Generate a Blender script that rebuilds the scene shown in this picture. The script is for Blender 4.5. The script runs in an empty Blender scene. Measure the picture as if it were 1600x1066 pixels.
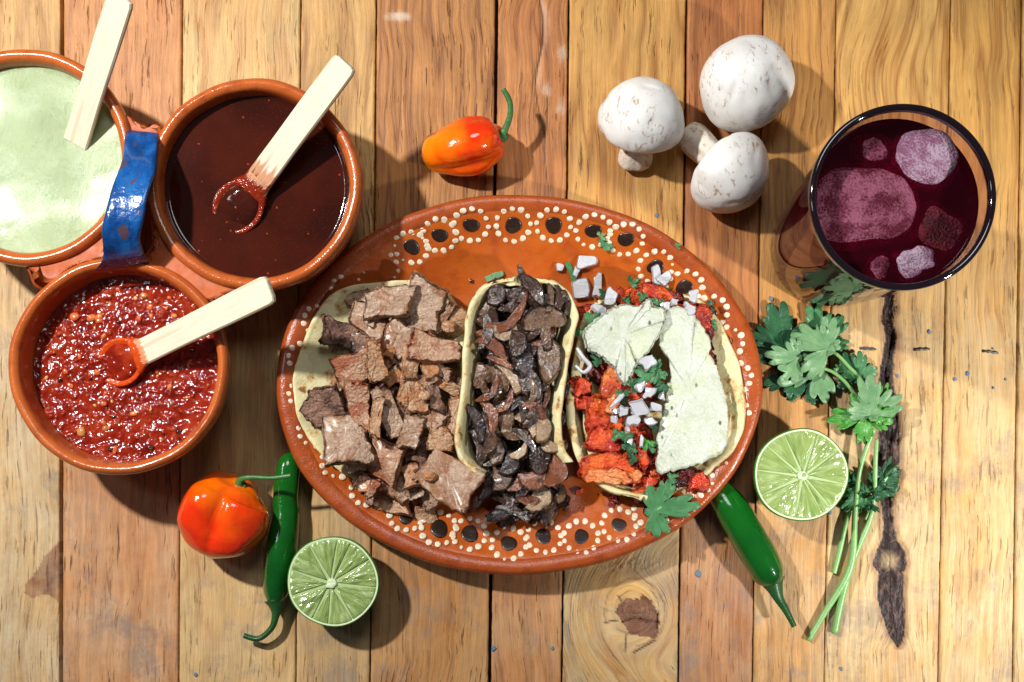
import bpy, bmesh, math, random
import numpy as np
from mathutils import Vector, Matrix, noise
# ---------------------------------------------------------------- units
# everything is laid out in table units: 26 units = 1 cm, x to the right, y towards the viewer, z up
K = 1/2600.0
H, NX, NY = 2080.0, 800.0, 745.0          # camera height and the point of the table straight below it
sc = bpy.context.scene
C = sc.collection
def P(x, y, z=0.0): return Vector(((x-800)*K, (533-y)*K, z*K))
def W(px, py, z=0.0):
    f = (H-z)/H
    return (NX+(px-NX)*f, NY+(py-NY)*f, z)
# ---------------------------------------------------------------- camera
cam = bpy.data.cameras.new('camera'); co = bpy.data.objects.new('camera', cam); C.objects.link(co)
co.location = P(NX, NY, H); cam.sensor_width = 36; cam.lens = 36*H/1600.0
cam.shift_y = (NY-533)/1600.0; cam.clip_start = 0.01; cam.clip_end = 50
sc.camera = co
# ---------------------------------------------------------------- world and lamps
wd = bpy.data.worlds.new('World'); sc.world = wd; wd.use_nodes = True
bg = wd.node_tree.nodes['Background']; bg.inputs[0].default_value = (0.80, 0.90, 1.0, 1); bg.inputs[1].default_value = 0.06
def lamp(name, pos, aim, size, power, col):
    l = bpy.data.lights.new(name, 'AREA'); l.shape = 'DISK'; l.size = size*K; l.energy = power; l.color = col
    o = bpy.data.objects.new(name, l); C.objects.link(o); o.location = P(*pos)
    d = P(*aim)-P(*pos); o.rotation_euler = d.to_track_quat('-Z', 'Y').to_euler()
def flash(name, pos, aim, rad, power, cone, col):
    l = bpy.data.lights.new(name, 'SPOT'); l.shadow_soft_size = rad*K; l.energy = power; l.color = col; l.spot_size = math.radians(cone); l.spot_blend = 1.0
    o = bpy.data.objects.new(name, l); C.objects.link(o); o.location = P(*pos)
    d = P(*aim)-P(*pos); o.rotation_euler = d.to_track_quat('-Z', 'Y').to_euler()
flash('lamp_left', (-650, -330, 2100), (520, 430, 0), 60, 54, 66, (1, .985, .955))
flash('lamp_right', (2620, 1400, 1500), (1480, 660, 0), 60, 44, 38, (1, .975, .94))
lamp('soft_lamp', (-800, 160, 2200), (300, 500, 0), 330, .6, (.88, .93, 1.0))
lamp('overhead_fill', (1000, -900, 2600), (1000, 350, 0), 1000, 2.6, (.95, .98, 1.0))  # broad fill light added overhead to brighten the mushrooms and soften shadows
sc.view_settings.view_transform = 'Standard'; sc.view_settings.look = 'None'
sc.view_settings.exposure = 0.0; sc.view_settings.gamma = 1
sc.render.engine = 'CYCLES'
cy = sc.cycles
cy.max_bounces = 8; cy.diffuse_bounces = 3; cy.glossy_bounces = 3; cy.transmission_bounces = 8; cy.transparent_max_bounces = 8
cy.use_denoising = True; cy.sample_clamp_indirect = 4; cy.caustics_reflective = False; cy.caustics_refractive = True; cy.blur_glossy = 0.5
# ---------------------------------------------------------------- helpers: objects
random.seed(7)
WL = {}
def nz(x, y, z=0.0): return noise.noise(Vector((x, y, z)))
def s2l(c): return tuple(((v/255)/12.92 if v/255 <= .04045 else ((v/255+.055)/1.055)**2.4) for v in c)+(1,)
def thing(name, label, cat, loc, group=None):
    o = bpy.data.objects.new(name, None); C.objects.link(o); o.location = P(*loc); o.empty_display_size = .01
    WL[o.name] = o.location.copy(); tag(o, label, cat, group); return o
def tag(o, label, cat, group=None):
    o['label'] = label; o['category'] = cat
    if group: o['group'] = group
    return o
def link(o, parent, w):
    C.objects.link(o); WL[o.name] = w.copy()
    if parent is not None: o.parent = parent; o.location = w-WL[parent.name]
    else: o.location = w
    return o
def build(name, V, F, mat, parent=None, smooth=True, attrs=None, uv=None, closed=True, origin=None, sub=0, sol=0):
    V = np.asarray(V, dtype=float)
    if origin is None: origin = ((V[:, 0].min()+V[:, 0].max())/2, (V[:, 1].min()+V[:, 1].max())/2, V[:, 2].min())
    L = (V-np.array(origin))*K; L[:, 1] *= -1
    me = bpy.data.meshes.new(name); me.from_pydata(L.tolist(), [], [tuple(f) for f in F]); me.update()
    if attrs:
        for k, a in attrs.items():
            at = me.attributes.new(k, 'FLOAT', 'POINT'); at.data.foreach_set('value', np.asarray(a, dtype=np.float32))
    if uv is not None:
        at = me.attributes.new('pc', 'FLOAT_VECTOR', 'POINT')
        u3 = np.zeros((len(V), 3), dtype=np.float32); u3[:, :np.asarray(uv).shape[1]] = uv
        at.data.foreach_set('vector', u3.ravel())
    if closed:
        bm = bmesh.new(); bm.from_mesh(me); bmesh.ops.remove_doubles(bm, verts=bm.verts, dist=1e-7)
        bmesh.ops.recalc_face_normals(bm, faces=bm.faces); bm.to_mesh(me); bm.free()
    else: me.flip_normals()
    if smooth: me.polygons.foreach_set('use_smooth', [True]*len(me.polygons))
    if mat: me.materials.append(mat)
    o = bpy.data.objects.new(name, me); link(o, parent, P(*origin))
    if sol:
        m = o.modifiers.new('thickness', 'SOLIDIFY'); m.thickness = sol*K; m.offset = -1
    if sub:
        m = o.modifiers.new('smooth', 'SUBSURF'); m.levels = m.render_levels = sub
    return o
def join(parts):
    V, F, n = [], [], 0
    for v, f in parts:
        V += [tuple(p) for p in v]; F += [tuple(i+n for i in q) for q in f]; n += len(v)
    return V, F
# ---------------------------------------------------------------- helpers: shapes
def spline(pts, n, closed=False):
    pts = [np.array(p, dtype=float) for p in pts]; m = len(pts); out = []
    segs = m if closed else m-1
    for i in range(n):
        t = i*segs/(n if closed else n-1); k = min(int(t), segs-1); u = t-k
        g = (lambda j: pts[j % m]) if closed else (lambda j: pts[max(0, min(m-1, j))])
        a, b, c, d = g(k-1), g(k), g(k+1), g(k+2)
        out.append(.5*((2*b)+(-a+c)*u+(2*a-5*b+4*c-d)*u*u+(-a+3*b-3*c+d)*u**3))
    return np.array(out)
def interp(xs, ys, t): return np.interp(t, xs, ys)
def lathe(prof, segs=96, cx=0, cy=0, wob=None):
    """prof: (r, z) list; closed at r=0 ends"""
    V, F, rings = [], [], []
    for r, z in prof:
        if r < 1e-6: rings.append([len(V)]); V.append((cx, cy, z)); continue
        ids = []
        for s in range(segs):
            a = 2*math.pi*s/segs; rr = r*(wob(a, r, z) if wob else 1)
            ids.append(len(V)); V.append((cx+rr*math.cos(a), cy+rr*math.sin(a), z))
        rings.append(ids)
    for A, B in zip(rings, rings[1:]):
        for s in range(segs):
            t = (s+1) % segs
            if len(A) == 1: F.append((A[0], B[s], B[t]))
            elif len(B) == 1: F.append((A[s], B[0], A[t]))
            else: F.append((A[s], B[s], B[t], A[t]))
    return V, F
def sweep(pts, rad, n=40, segs=24, cross=None, flat=1.0):
    """tube along pts (x,y,z) with radii at the given points; cross(theta, t) multiplies the radius"""
    pth = spline(pts, n); k = len(rad); tt = np.linspace(0, 1, n)
    R = np.interp(tt, np.linspace(0, 1, k), rad) if k != len(pts) else spline([(r, 0) for r in rad], n)[:, 0]
    V, F, at = [], [], []
    T = np.gradient(pth, axis=0); up = np.array([0, 0, 1.0])
    for i in range(n):
        t = T[i]/(np.linalg.norm(T[i])+1e-9); s = np.cross(t, up)
        if np.linalg.norm(s) < .15: s = np.cross(t, np.array([1.0, 0, 0]))
        s /= np.linalg.norm(s); b = np.cross(s, t)
        for j in range(segs):
            a = 2*math.pi*j/segs; r = max(R[i], .02)*(cross(a, tt[i]) if cross else 1)
            V.append(tuple(pth[i]+s*r*math.cos(a)+b*r*math.sin(a)*flat)); at.append(tt[i])
    for i in range(n-1):
        for j in range(segs):
            q = (j+1) % segs; F.append((i*segs+j, i*segs+q, (i+1)*segs+q, (i+1)*segs+j))
    c0, c1 = len(V), len(V)+1
    V += [tuple(pth[0]), tuple(pth[-1])]; at += [0, 1]
    for j in range(segs):
        q = (j+1) % segs; F.append((c0, q, j)); F.append((c1, (n-1)*segs+j, (n-1)*segs+q))
    return V, F, at
def sheet(outl, th=8, cen=None, fr=(.3, .6, .82, .94), zf=None, rnd=.35, nd=0.0, ns=.06, seed=0):
    """closed slab over a star-shaped outline; zf(x,y,f) lifts it; returns V,F,edge attribute,polar uv"""
    o = np.asarray(outl, dtype=float); n = len(o)
    c = o.mean(axis=0) if cen is None else np.array(cen, dtype=float)
    V, F, E, U = [], [], [], []
    lay = [(f, th/2) for f in fr]+[(1-rnd*th/max(30, np.abs(o-c).max()), th/2), (1, th*.25), (1, -th*.25), (1-rnd*th/max(30, np.abs(o-c).max()), -th/2)]+[(f, -th/2) for f in reversed(fr)]
    def add(x, y, h, f, a, r):
        z = h+(zf(x, y, f) if zf else 0)
        if nd:
            q = Vector((x*ns+seed*7.3, y*ns, h*ns*1.7+seed))
            d = noise.noise_vector(q)*nd + noise.noise_vector(q*2.7)*nd*.5
            x, y, z = x+d.x, y+d.y, z+d.z
        V.append((x, y, z)); E.append(f); U.append((a, r, 0)); return len(V)-1
    top = add(c[0], c[1], th/2, 0, 0, 0); rings = []
    for f, h in lay:
        ids = []
        for i in range(n):
            p = c+(o[i]-c)*f; d = p-c
            ids.append(add(p[0], p[1], h, f, i/n, math.hypot(*d)))
        rings.append(ids)
    bot = add(c[0], c[1], -th/2, 0, 0, 0)
    for i in range(n):
        j = (i+1) % n
        F.append((top, rings[0][i], rings[0][j])); F.append((bot, rings[-1][j], rings[-1][i]))
        for A, B in zip(rings, rings[1:]): F.append((A[i], B[i], B[j], A[j]))
    return V, F, E, U
def quad_outline(w, h, seed, jit=.12, n=36, cor=.18, rag=0.0):
    rn = random.Random(seed); cs = [(-1, -1), (1, -1), (1, 1), (-1, 1)]
    if rag and rn.random() < .45: k_ = rn.randrange(4); cs.insert(k_+1, ((cs[k_][0]+cs[(k_+1) % 4][0])/2*1.12, (cs[k_][1]+cs[(k_+1) % 4][1])/2*1.12)) 
    cs = [(x*w/2*(1+rn.uniform(-jit, jit)*2), y*h/2*(1+rn.uniform(-jit, jit)*2)) for x, y in cs]
    pts = []; m_ = len(cs)
    for i in range(m_):
        a, b = np.array(cs[i]), np.array(cs[(i+1) % m_])
        for t in (cor, .5, 1-cor):
            p = a+(b-a)*t; m = rn.uniform(-jit, jit)*min(w, h)*.5
            nrm = np.array([b[1]-a[1], a[0]-b[0]]); nrm = nrm/(np.linalg.norm(nrm)+1e-6); pts.append(p+nrm*m)
    o_ = spline(pts, n, True)
    if rag: o_ = o_*(1+np.array([[rag*(nz(i*.55, seed*3.3)+.6*nz(i*1.3, seed*2.1, 5))] for i in range(n)]))
    return o_
def banana_outline(w, h, seed, n=44):
    """curved tapered slice, convex side towards +x"""
    rn = random.Random(seed); c = rn.uniform(.10, .34); e0, e1 = rn.uniform(.15, .6), rn.uniform(.15, .6); L, Rr = [], []
    for i in range(n//2):
        t = i/(n//2-1); y = (t-.5)*h; bow = -c*h*((2*t-1)**2)*.8; wd_ = w/2*(e0*(1-t)+e1*t+(1-(e0+e1)/2)*math.sin(math.pi*t)**.7)*(1+.12*nz(t*5, seed*1.7))
        Rr.append((bow+wd_, y)); L.append((bow-wd_, y))
    o_ = np.array(Rr+L[::-1]); return o_-o_.mean(axis=0)
def xf(V, c, yaw=0, pitch=0, roll=0):
    """rotate local table-unit verts and move them to c; yaw turns clockwise in the view"""
    M = Matrix.Rotation(math.radians(yaw), 3, 'Z') @ Matrix.Rotation(math.radians(pitch), 3, 'X') @ Matrix.Rotation(math.radians(roll), 3, 'Y')
    A = np.array(V) @ np.array(M).T
    return A+np.array(c)
def blob(c, r, seed=0, nd=.12, ns=1.3, sup=2.0, yaw=0, pitch=0, roll=0, seg=32, ring=20):
    V, F = [], []
    e = 2/sup; g = lambda v: math.copysign(abs(v)**e, v)
    prof = []
    for i in range(ring+1):
        ph = math.pi*i/ring-math.pi/2
        if i in (0, ring): prof.append([(0, 0, math.copysign(1, ph))]); continue
        prof.append([(g(math.cos(ph))*g(math.cos(2*math.pi*s/seg)), g(math.cos(ph))*g(math.sin(2*math.pi*s/seg)), g(math.sin(ph))) for s in range(seg)])
    ids = []
    for rg in prof:
        cur = []
        for x, y, z in rg:
            k = 1+nd*noise.noise(Vector((x*ns+seed*3.1, y*ns, z*ns)))*2+nd*.5*noise.noise(Vector((x*ns*3+seed, y*ns*3, z*ns*3)))
            cur.append(len(V)); V.append((x*k*r[0], y*k*r[1], z*k*r[2]))
        ids.append(cur)
    for A, B in zip(ids, ids[1:]):
        for s in range(seg):
            t = (s+1) % seg
            if len(A) == 1: F.append((A[0], B[t], B[s]))
            elif len(B) == 1: F.append((A[s], A[t], B[0]))
            else: F.append((A[s], A[t], B[t], B[s]))
    return xf(V, c, yaw, pitch, roll), F
# ---------------------------------------------------------------- helpers: materials
class Mt:
    def __init__(s, name):
        s.m = bpy.data.materials.new(name); s.m.use_nodes = True; s.nt = s.m.node_tree; s.b = s.nt.nodes['Principled BSDF']
        s.src = None
    def new(s, t, **kw):
        n = s.nt.nodes.new(t)
        for k, v in kw.items(): setattr(n, k, v)
        return n
    def put(s, sock, v):
        if isinstance(v, bpy.types.NodeSocket): s.nt.links.new(v, sock)
        elif isinstance(v, tuple) and len(v) == 3 and sock.type == 'RGBA': sock.default_value = v+(1,)
        else: sock.default_value = v
    def p(s, **kw):
        nm = dict(color='Base Color', rough='Roughness', metal='Metallic', ior='IOR', trans='Transmission Weight', sss='Subsurface Weight', sssr='Subsurface Radius', ssss='Subsurface Scale', coat='Coat Weight', coatr='Coat Roughness', spec='Specular IOR Level', normal='Normal', alpha='Alpha', sheen='Sheen Weight')
        for k, v in kw.items(): s.put(s.b.inputs[nm[k]], v)
        return s
    def coords(s):
        if s.src is None:
            tc = s.new('ShaderNodeTexCoord'); oi = s.new('ShaderNodeObjectInfo')
            m = s.new('ShaderNodeVectorMath', operation='SCALE'); s.put(m.inputs[0], tc.outputs['Object']); m.inputs[3].default_value = 2600
            r = s.new('ShaderNodeMath', operation='MULTIPLY'); s.put(r.inputs[0], oi.outputs['Random']); r.inputs[1].default_value = 900
            a = s.new('ShaderNodeVectorMath', operation='ADD'); s.put(a.inputs[0], m.outputs[0]); s.put(a.inputs[1], r.outputs[0])
            s.src = a.outputs[0]; s.rand = oi.outputs['Random']
        return s.src
    def noise(s, sx, sy=None, sz=None, detail=3, rough=.5, dist=0, src=None, off=0):
        sy = sx if sy is None else sy; sz = sx if sz is None else sz
        v = src if src is not None else s.coords()
        m = s.new('ShaderNodeVectorMath', operation='MULTIPLY_ADD'); s.put(m.inputs[0], v); m.inputs[1].default_value = (sx, sy, sz); m.inputs[2].default_value = (off, off*1.3, off*.7)
        n = s.new('ShaderNodeTexNoise'); s.put(n.inputs['Vector'], m.outputs[0]); n.inputs['Scale'].default_value = 1
        n.inputs['Detail'].default_value = detail; n.inputs['Roughness'].default_value = rough; n.inputs['Distortion'].default_value = dist
        return n.outputs[0]
    def voro(s, sc_, src=None, feature='F1', off=0):
        v = src if src is not None else s.coords()
        m = s.new('ShaderNodeVectorMath', operation='MULTIPLY_ADD'); s.put(m.inputs[0], v)
        m.inputs[1].default_value = sc_ if isinstance(sc_, tuple) else (sc_,)*3; m.inputs[2].default_value = (off,)*3
        n = s.new('ShaderNodeTexVoronoi', feature=feature); s.put(n.inputs['Vector'], m.outputs[0]); n.inputs['Scale'].default_value = 1
        return n
    def math(s, op, a, b=0.0, clamp=False):
        n = s.new('ShaderNodeMath', operation=op, use_clamp=clamp); s.put(n.inputs[0], a); s.put(n.inputs[1], b); return n.outputs[0]
    def rng(s, f, a, b, c=0.0, d=1.0):
        n = s.new('ShaderNodeMapRange'); s.put(n.inputs[0], f)
        for i, v in zip((1, 2, 3, 4), (a, b, c, d)): s.put(n.inputs[i], v)
        return n.outputs[0]
    def ramp(s, f, stops):
        n = s.new('ShaderNodeValToRGB'); s.put(n.inputs[0], f); e = n.color_ramp.elements
        while len(e) < len(stops): e.new(.5)
        for el, (pos, c) in zip(e, stops): el.position = pos; el.color = s2l(c)
        return n.outputs[0]
    def mix(s, f, a, b, mode='MIX'):
        n = s.new('ShaderNodeMix', data_type='RGBA', blend_type=mode); s.put(n.inputs[0], f)
        for i, v in ((6, a), (7, b)):
            s.put(n.inputs[i], s2l(v) if isinstance(v, tuple) and len(v) == 3 else v)
        return n.outputs[2]
    def attr(s, name, out=2):
        n = s.new('ShaderNodeAttribute', attribute_name=name); return n.outputs[out]
    def bump(s, h, px=1.0, st=1.0, prev=None):
        n = s.new('ShaderNodeBump'); s.put(n.inputs['Height'], h); n.inputs['Distance'].default_value = px*K; n.inputs['Strength'].default_value = st
        if prev is not None: s.put(n.inputs['Normal'], prev)
        return n.outputs[0]
# ================================================================ TABLE
def plank_mat(i, c1, c2, late, ring_f, ring_a, pore, wear, wcol, bmp=.8):
    m = Mt('plank_wood_%d' % i); g = m.attr('gc', 1); off = i*13.7
    patch = m.noise(.006, .0022, src=g, detail=4, rough=.55, dist=.6, off=off)
    col = m.mix(m.rng(patch, .35, .65), c1, c2)
    rg = m.noise(ring_f, .0016, src=g, detail=2.5, rough=.55, dist=.25, off=off+3)
    rr = m.rng(m.math('PINGPONG', m.math('MULTIPLY', rg, 5.5), .5), .12, .5)
    col = m.mix(m.math('MULTIPLY', m.math('POWER', rr, 1.8), min(1.0, ring_a*1.25)), col, late)
    blotch = m.noise(.03, .012, src=g, detail=5, rough=.65, off=off+5)
    col = m.mix(m.rng(blotch, .38, .68, 0, .6), col, tuple(int(v*.74) for v in c1))
    # wear: bleached, greyish, where the attribute says the board is worn
    wn = m.noise(.018, .010, src=g, detail=6, rough=.7, off=off+9)
    wm = m.math('MULTIPLY', m.rng(wn, .28, .58), m.attr('wear'))
    col = m.mix(m.math('MULTIPLY', wm, wear), col, wcol)
    sm = m.noise(.012, .010, src=g, detail=7, rough=.75, off=off+29)
    col = m.mix(m.math('MULTIPLY', m.rng(sm, .52, .64, 0, .7), m.attr('wear')), col, (122, 116, 112))
    fine = m.noise(.24, .009, src=g, detail=5, rough=.7, off=off+11)
    col = m.mix(m.rng(fine, .3, .66, .5, 0), col, tuple(int(v*.62) for v in c1))
    fib = m.noise(.55, .012, src=g, detail=4, rough=.6, off=off+15)
    col = m.mix(m.rng(fib, .5, .72, 0, .28), col, tuple(min(255, int(v*1.18)) for v in c1))
    po = m.noise(.27, .018, src=g, detail=3, rough=.6, off=off+17)
    pw = m.noise(.02, .008, src=g, detail=2, off=off+19)
    pm = m.math('MULTIPLY', m.rng(po, .60, .68), m.rng(pw, .38, .58))
    col = m.mix(m.math('MULTIPLY', pm, pore), col, (92, 52, 28))
    # dark bark / stains that have a shape of their own
    dk = m.attr('dark'); dn = m.noise(.25, .05, src=g, detail=4, off=2)
    dcol = m.ramp(dn, [(.32, (24, 15, 16)), (.55, (56, 38, 34)), (.78, (104, 78, 66))])
    col = m.mix(dk, col, dcol)
    st = m.attr('stain'); sn = m.noise(.2, .03, src=g, detail=3, off=5)
    col = m.mix(st, col, m.ramp(sn, [(.3, (84, 40, 30)), (.7, (140, 82, 62))]))
    pg = m.attr('pale')
    col = m.mix(pg, col, (200, 178, 156))
    h = m.math('ADD', m.math('MULTIPLY', fine, .9), m.math('MULTIPLY', pm, -1.2))
    h = m.math('ADD', h, m.math('MULTIPLY', blotch, 1.0)); h = m.math('ADD', h, m.math('MULTIPLY', rr, -.35))
    h = m.math('ADD', h, m.math('MULTIPLY', m.math('MULTIPLY', dn, dk), 5))
    m.p(color=col, rough=m.rng(fine, .2, .8, .62, .42), spec=.35, normal=m.bump(h, 1.6*bmp, .8)); return m.m
def gold(c): return (c[0], int(c[1]*.985), int(c[2]*.91))
XT = [-92, 97, 285, 470, 588, 776, 889, 1073, 1193, 1307, 1486, 1597, 1760]
XB = [-90, 95, 279, 462, 578, 765, 878, 1060, 1176, 1288, 1466, 1583, 1745]
GAP = [3, 5, 1.5, 1.3, 1.8, 4.5, 2.2, 2.8, 1.8, 1.3, 1.6, 2.6, 2]
PL = [  # c1, c2, late, ring freq, ring amp, pore, wear, wcol
 ((204, 158, 100), (220, 180, 122), (176, 120, 66), .020, .6, .6, .95, (206, 188, 154)),
 ((200, 136, 84), (212, 152, 98), (170, 98, 52), .014, .6, .8, .8, (206, 172, 136)),
 ((218, 186, 134), (208, 152, 90), (196, 130, 70), .009, .75, .6, .5, (212, 186, 144)),
 ((204, 158, 98), (212, 170, 112), (160, 106, 56), .026, .7, .9, .8, (186, 162, 126)),
 ((188, 126, 68), (200, 142, 80), (142, 84, 40), .034, .85, 1., .8, (190, 152, 106)),
 ((192, 124, 70), (206, 144, 86), (150, 86, 42), .028, .75, .8, .75, (196, 158, 118)),
 ((216, 160, 90), (222, 174, 104), (178, 112, 48), .016, .8, .8, .9, (196, 178, 140)),
 ((182, 112, 62), (192, 128, 74), (144, 80, 42), .026, .65, .9, .85, (188, 150, 114)),
 ((212, 156, 90), (202, 142, 74), (146, 86, 38), .022, .95, .5, .8, (200, 172, 130)),
 ((222, 170, 100), (226, 182, 116), (176, 110, 48), .026, 1., .5, .9, (208, 186, 144)),
 ((222, 172, 100), (214, 156, 84), (180, 116, 52), .030, 1., .5, .9, (208, 186, 144)),
 ((222, 178, 110), (216, 164, 96), (186, 126, 64), .034, .85, .5, .9, (208, 186, 144))]
BARK = [(1389, 5, 440), (1391, 9, 480), (1387, 8, 500), (1393, 8, 525), (1388, 9, 560), (1385, 12, 600), (1388, 13, 640), (1390, 15, 680), (1388, 16, 720), (1390, 14, 748), (1385, 9, 780), (1388, 8, 800), (1389, 8, 822), (1391, 12, 845), (1392, 20, 862), (1391, 23, 880), (1393, 17, 900), (1392, 18, 930), (1396, 16, 960), (1402, 12, 990), (1404, 5, 1008), (1404, 0, 1016)]
def inpoly(X, Y, poly):
    r = np.zeros(X.shape, bool); n = len(poly)
    for i in range(n):
        (x1, y1), (x2, y2) = poly[i], poly[(i+1) % n]
        if y1 == y2: continue
        c = ((y1 > Y) != (y2 > Y)) & (X < (x2-x1)*(Y-y1)/(y2-y1)+x1); r ^= c
    return r
def fbm(X, Y, s, seed):
    rs = np.random.RandomState(seed); o = np.zeros_like(X)
    for k in range(5):
        a = rs.uniform(0, 6.28, 3); f = s*(1.7**k)
        o += np.sin(X*f*math.cos(a[0])+Y*f*math.sin(a[0])+a[1]+2*np.sin(Y*f*.6+X*f*.3+a[2]))/(1.4**k)
    return o/3
table = thing('wooden_table', 'weathered rustic table top of upright tan and reddish pine planks under everything', 'table', (800, 533, 0))
for i in range(12):
    x0t, x1t = XT[i]+GAP[i]/2, XT[i+1]-GAP[i+1]/2; x0b, x1b = XB[i]+GAP[i]/2, XB[i+1]-GAP[i+1]/2
    step = 2.6 if i in (0, 5, 6, 8, 9) else 4.0
    ys = np.arange(-130, 1200, step); nx = max(8, int((x1t-x0t)/step))
    us = np.linspace(0, 1, nx); cz = 2.2/(x1t-x0t)
    us = np.concatenate([[0, 0, cz*.5], us[1:-1], [1-cz*.5, 1, 1]]); zs = np.zeros(len(us)); zs[0] = zs[-1] = -26; zs[1] = zs[-2] = -2.0; zs[2] = zs[-3] = -.3
    Y, U = np.meshgrid(ys, us, indexing='ij'); t = Y/1066
    el = .9*fbm(Y*0+i, Y, .05, i); er = .9*fbm(Y*0+i*3, Y, .06, i+40)
    X0 = x0t+(x0b-x0t)*t+np.abs(el); X1 = x1t+(x1b-x1t)*t-np.abs(er); X = X0+(X1-X0)*U
    Z = np.tile(zs, (len(ys), 1))+(.35*fbm(X, Y, .05, i+80))*(np.tile(zs, (len(ys), 1)) > -1)
    GX = X+10*fbm(X*.3, Y, .006, i+7)+3*fbm(X, Y, .015, i+17); GY = Y.copy()
    dark = np.zeros_like(X); stain = np.zeros_like(X); pale = np.zeros_like(X)
    wear = 1/(1+np.exp(-(Y-720-120*fbm(X, Y, .01, i+3))/90))*(.85+.3*fbm(X, Y, .03, i))
    if i in (9, 10, 11, 0): wear = np.maximum(wear, 1/(1+np.exp(-(Y-430)/60))*.8)
    if i == 9:
        bp = np.array(BARK); yy = bp[:, 2]
        xc = np.interp(Y, yy, bp[:, 0]); hw = 1.25*np.interp(Y, yy, bp[:, 1], left=0, right=0)
        jag = 2.2*fbm(X*.2, Y, .12, 5)+.8*fbm(X*.2, Y, .4, 6)
        d = np.abs(X-xc); dark = np.clip((hw+jag*(hw > 1)-d)/2.5, 0, 1)*(hw > .1)
        Z -= dark*(5+4*fbm(X*2, Y*.5, .25, 9)); knot = np.clip(1.4-np.hypot(X-1390, (Y-876))/13, 0, 1); dark = dark*(1-.5*knot); pale = knot*.12; Z += knot*5
        crk = np.clip(1.2-np.abs(X-(xc+2+1.5*np.sin(Y*.05)))/2.2, 0, 1)*(Y > 440)*(Y < 780); Z -= crk*8
        edge = np.clip(1-np.abs(d-hw-2)/6, 0, 1)*(hw > 1); stain = edge*.55*(1-dark)
        w = np.exp(-((X-1390)/55)**2)*(Y > 400); GX = X+w*np.sign(X-xc)*18*np.exp(-d/40)*(hw/16)+5*fbm(X*.3, Y, .006, 4)
        w2 = np.exp(-(((X-1370)/70)**2+((Y-80)/170)**2)); GX = GX+w2*25*np.sin((Y-40)/70)
    if i == 8:
        s = np.clip(1.2-np.abs(X-(1333+5*np.sin(Y/40)))/(8+6*np.sin(Y/33+1)), 0, 1)*np.clip((175-Y)/60, 0, 1); stain = s*(.75+.35*fbm(X*2.5, Y*.3, .2, 3))
        GX = GX+20*np.exp(-((X-1325)/30)**2)*np.sin(Y/60)*(Y < 320)
    if i == 0:
        stain = inpoly(X, Y, [(93, 845), (70, 868), (58, 892), (40, 912), (38, 926), (50, 936), (64, 930), (76, 928), (92, 942)])*(.62+.25*fbm(X, Y, .15, 2))
    if i == 5:
        a = np.clip(1.2-np.abs(X-(846+6*np.sin(Y/28)))/(4+2*np.sin(Y/17)), 0, 1)*np.clip((150-Y)/20, 0, 1)
        pale = a*.45*(.6+.4*fbm(X*2, Y, .3, 3)); Z -= a*3; c2 = np.clip(1.3-np.abs(X-(842+6*np.sin(Y/28)))/1.8, 0, 1)*(Y < 205); dark = c2*.6; Z -= c2*3
        for (qx, qy, qr) in ((880, 84, 8), (877, 168, 7), (853, 141, 7)): pale = np.maximum(pale, np.clip(1.3-np.hypot(X-qx, (Y-qy)*.6)/qr*.9-.5*fbm(X, Y, .4, 7), 0, 1)*.5)
        c2 = np.clip(1.2-np.abs(X-(852+2.5*np.sin(Y/21)))/1.4, 0, 1)*(Y > 150)*(Y < 320); dark = np.maximum(dark, c2*.6); Z -= c2*2
    if i == 4:
        e = np.hypot((X-623)/18, (Y-26)/7)+.35*fbm(X, Y, .3, 3); pale = np.clip(1.6-1.2*e, 0, 1)*.8; Z += np.clip(1.3-e, 0, 1)*.8
    if i == 6:
        kx, ky = 992, 957; dx, dy = X-kx, Y-ky; r = np.hypot(dx, dy*.92); R0 = 95
        w = np.exp(-(r/R0)**3); ringc = kx+r*1.25+5*fbm(X, Y, .03, 8)
        side = np.tanh(dx/30); GX = (1-w)*(GX+side*55*np.exp(-(r/120)**2))+w*ringc; GY = (1-w)*Y+w*(900+70*np.sin(np.arctan2(dy, dx)))
        ring = np.clip(1.2-np.abs(r-48-2*fbm(X, Y, .08, 3))/1.6, 0, 1)*((dy < 20) | (dx > 0)); stain = ring*.55+np.exp(-((r-62)/12)**2)*.18
        pl = [(963, 955), (966, 946), (975, 937), (986, 934), (990, 937), (996, 934), (1000, 937), (1003, 929), (1010, 933), (1017, 937), (1023, 947), (1030, 962), (1030, 975), (1028, 990), (1021, 997), (1010, 993), (1003, 996), (995, 993), (984, 990), (974, 975), (969, 966), (962, 959)]
        jx, jy = X+1.2*fbm(X, Y, .8, 1), Y+1.2*fbm(X, Y, .8, 2)
        inn = inpoly(jx, jy, pl); dark = inn*(.62+.25*fbm(X, Y, .1, 5)); stain = np.maximum(stain, inn*.6); Z -= inn*2.5
        gap = inn*(((X > 1026) & (Y < 985)) | (np.abs(Y-970-3*np.sin(X/8)) < 1.5)); dark = np.maximum(dark, gap*1.0); Z -= gap*6
        for (ax, ay, bx, by) in ((979, 990, 976, 1018), (945, 972, 964, 969), (966, 930, 970, 938), (990, 1019, 1024, 1000)):
            L = np.hypot(bx-ax, by-ay); tt = np.clip(((X-ax)*(bx-ax)+(Y-ay)*(by-ay))/L/L, 0, 1)
            c3 = np.clip(1.5-np.hypot(X-ax-tt*(bx-ax), Y-ay-tt*(by-ay))/1.3, 0, 1); dark = np.maximum(dark, c3*.8); Z -= c3*1.5
        sp = np.exp(-(((X-985)/50)**2+((Y-882)/14)**2))*np.clip(fbm(X, Y, .35, 12)+.3, 0, 1); dark = np.maximum(dark, sp*.7)
    ny, nxx = X.shape; V = np.stack([X, Y, Z], -1).reshape(-1, 3)
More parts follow.
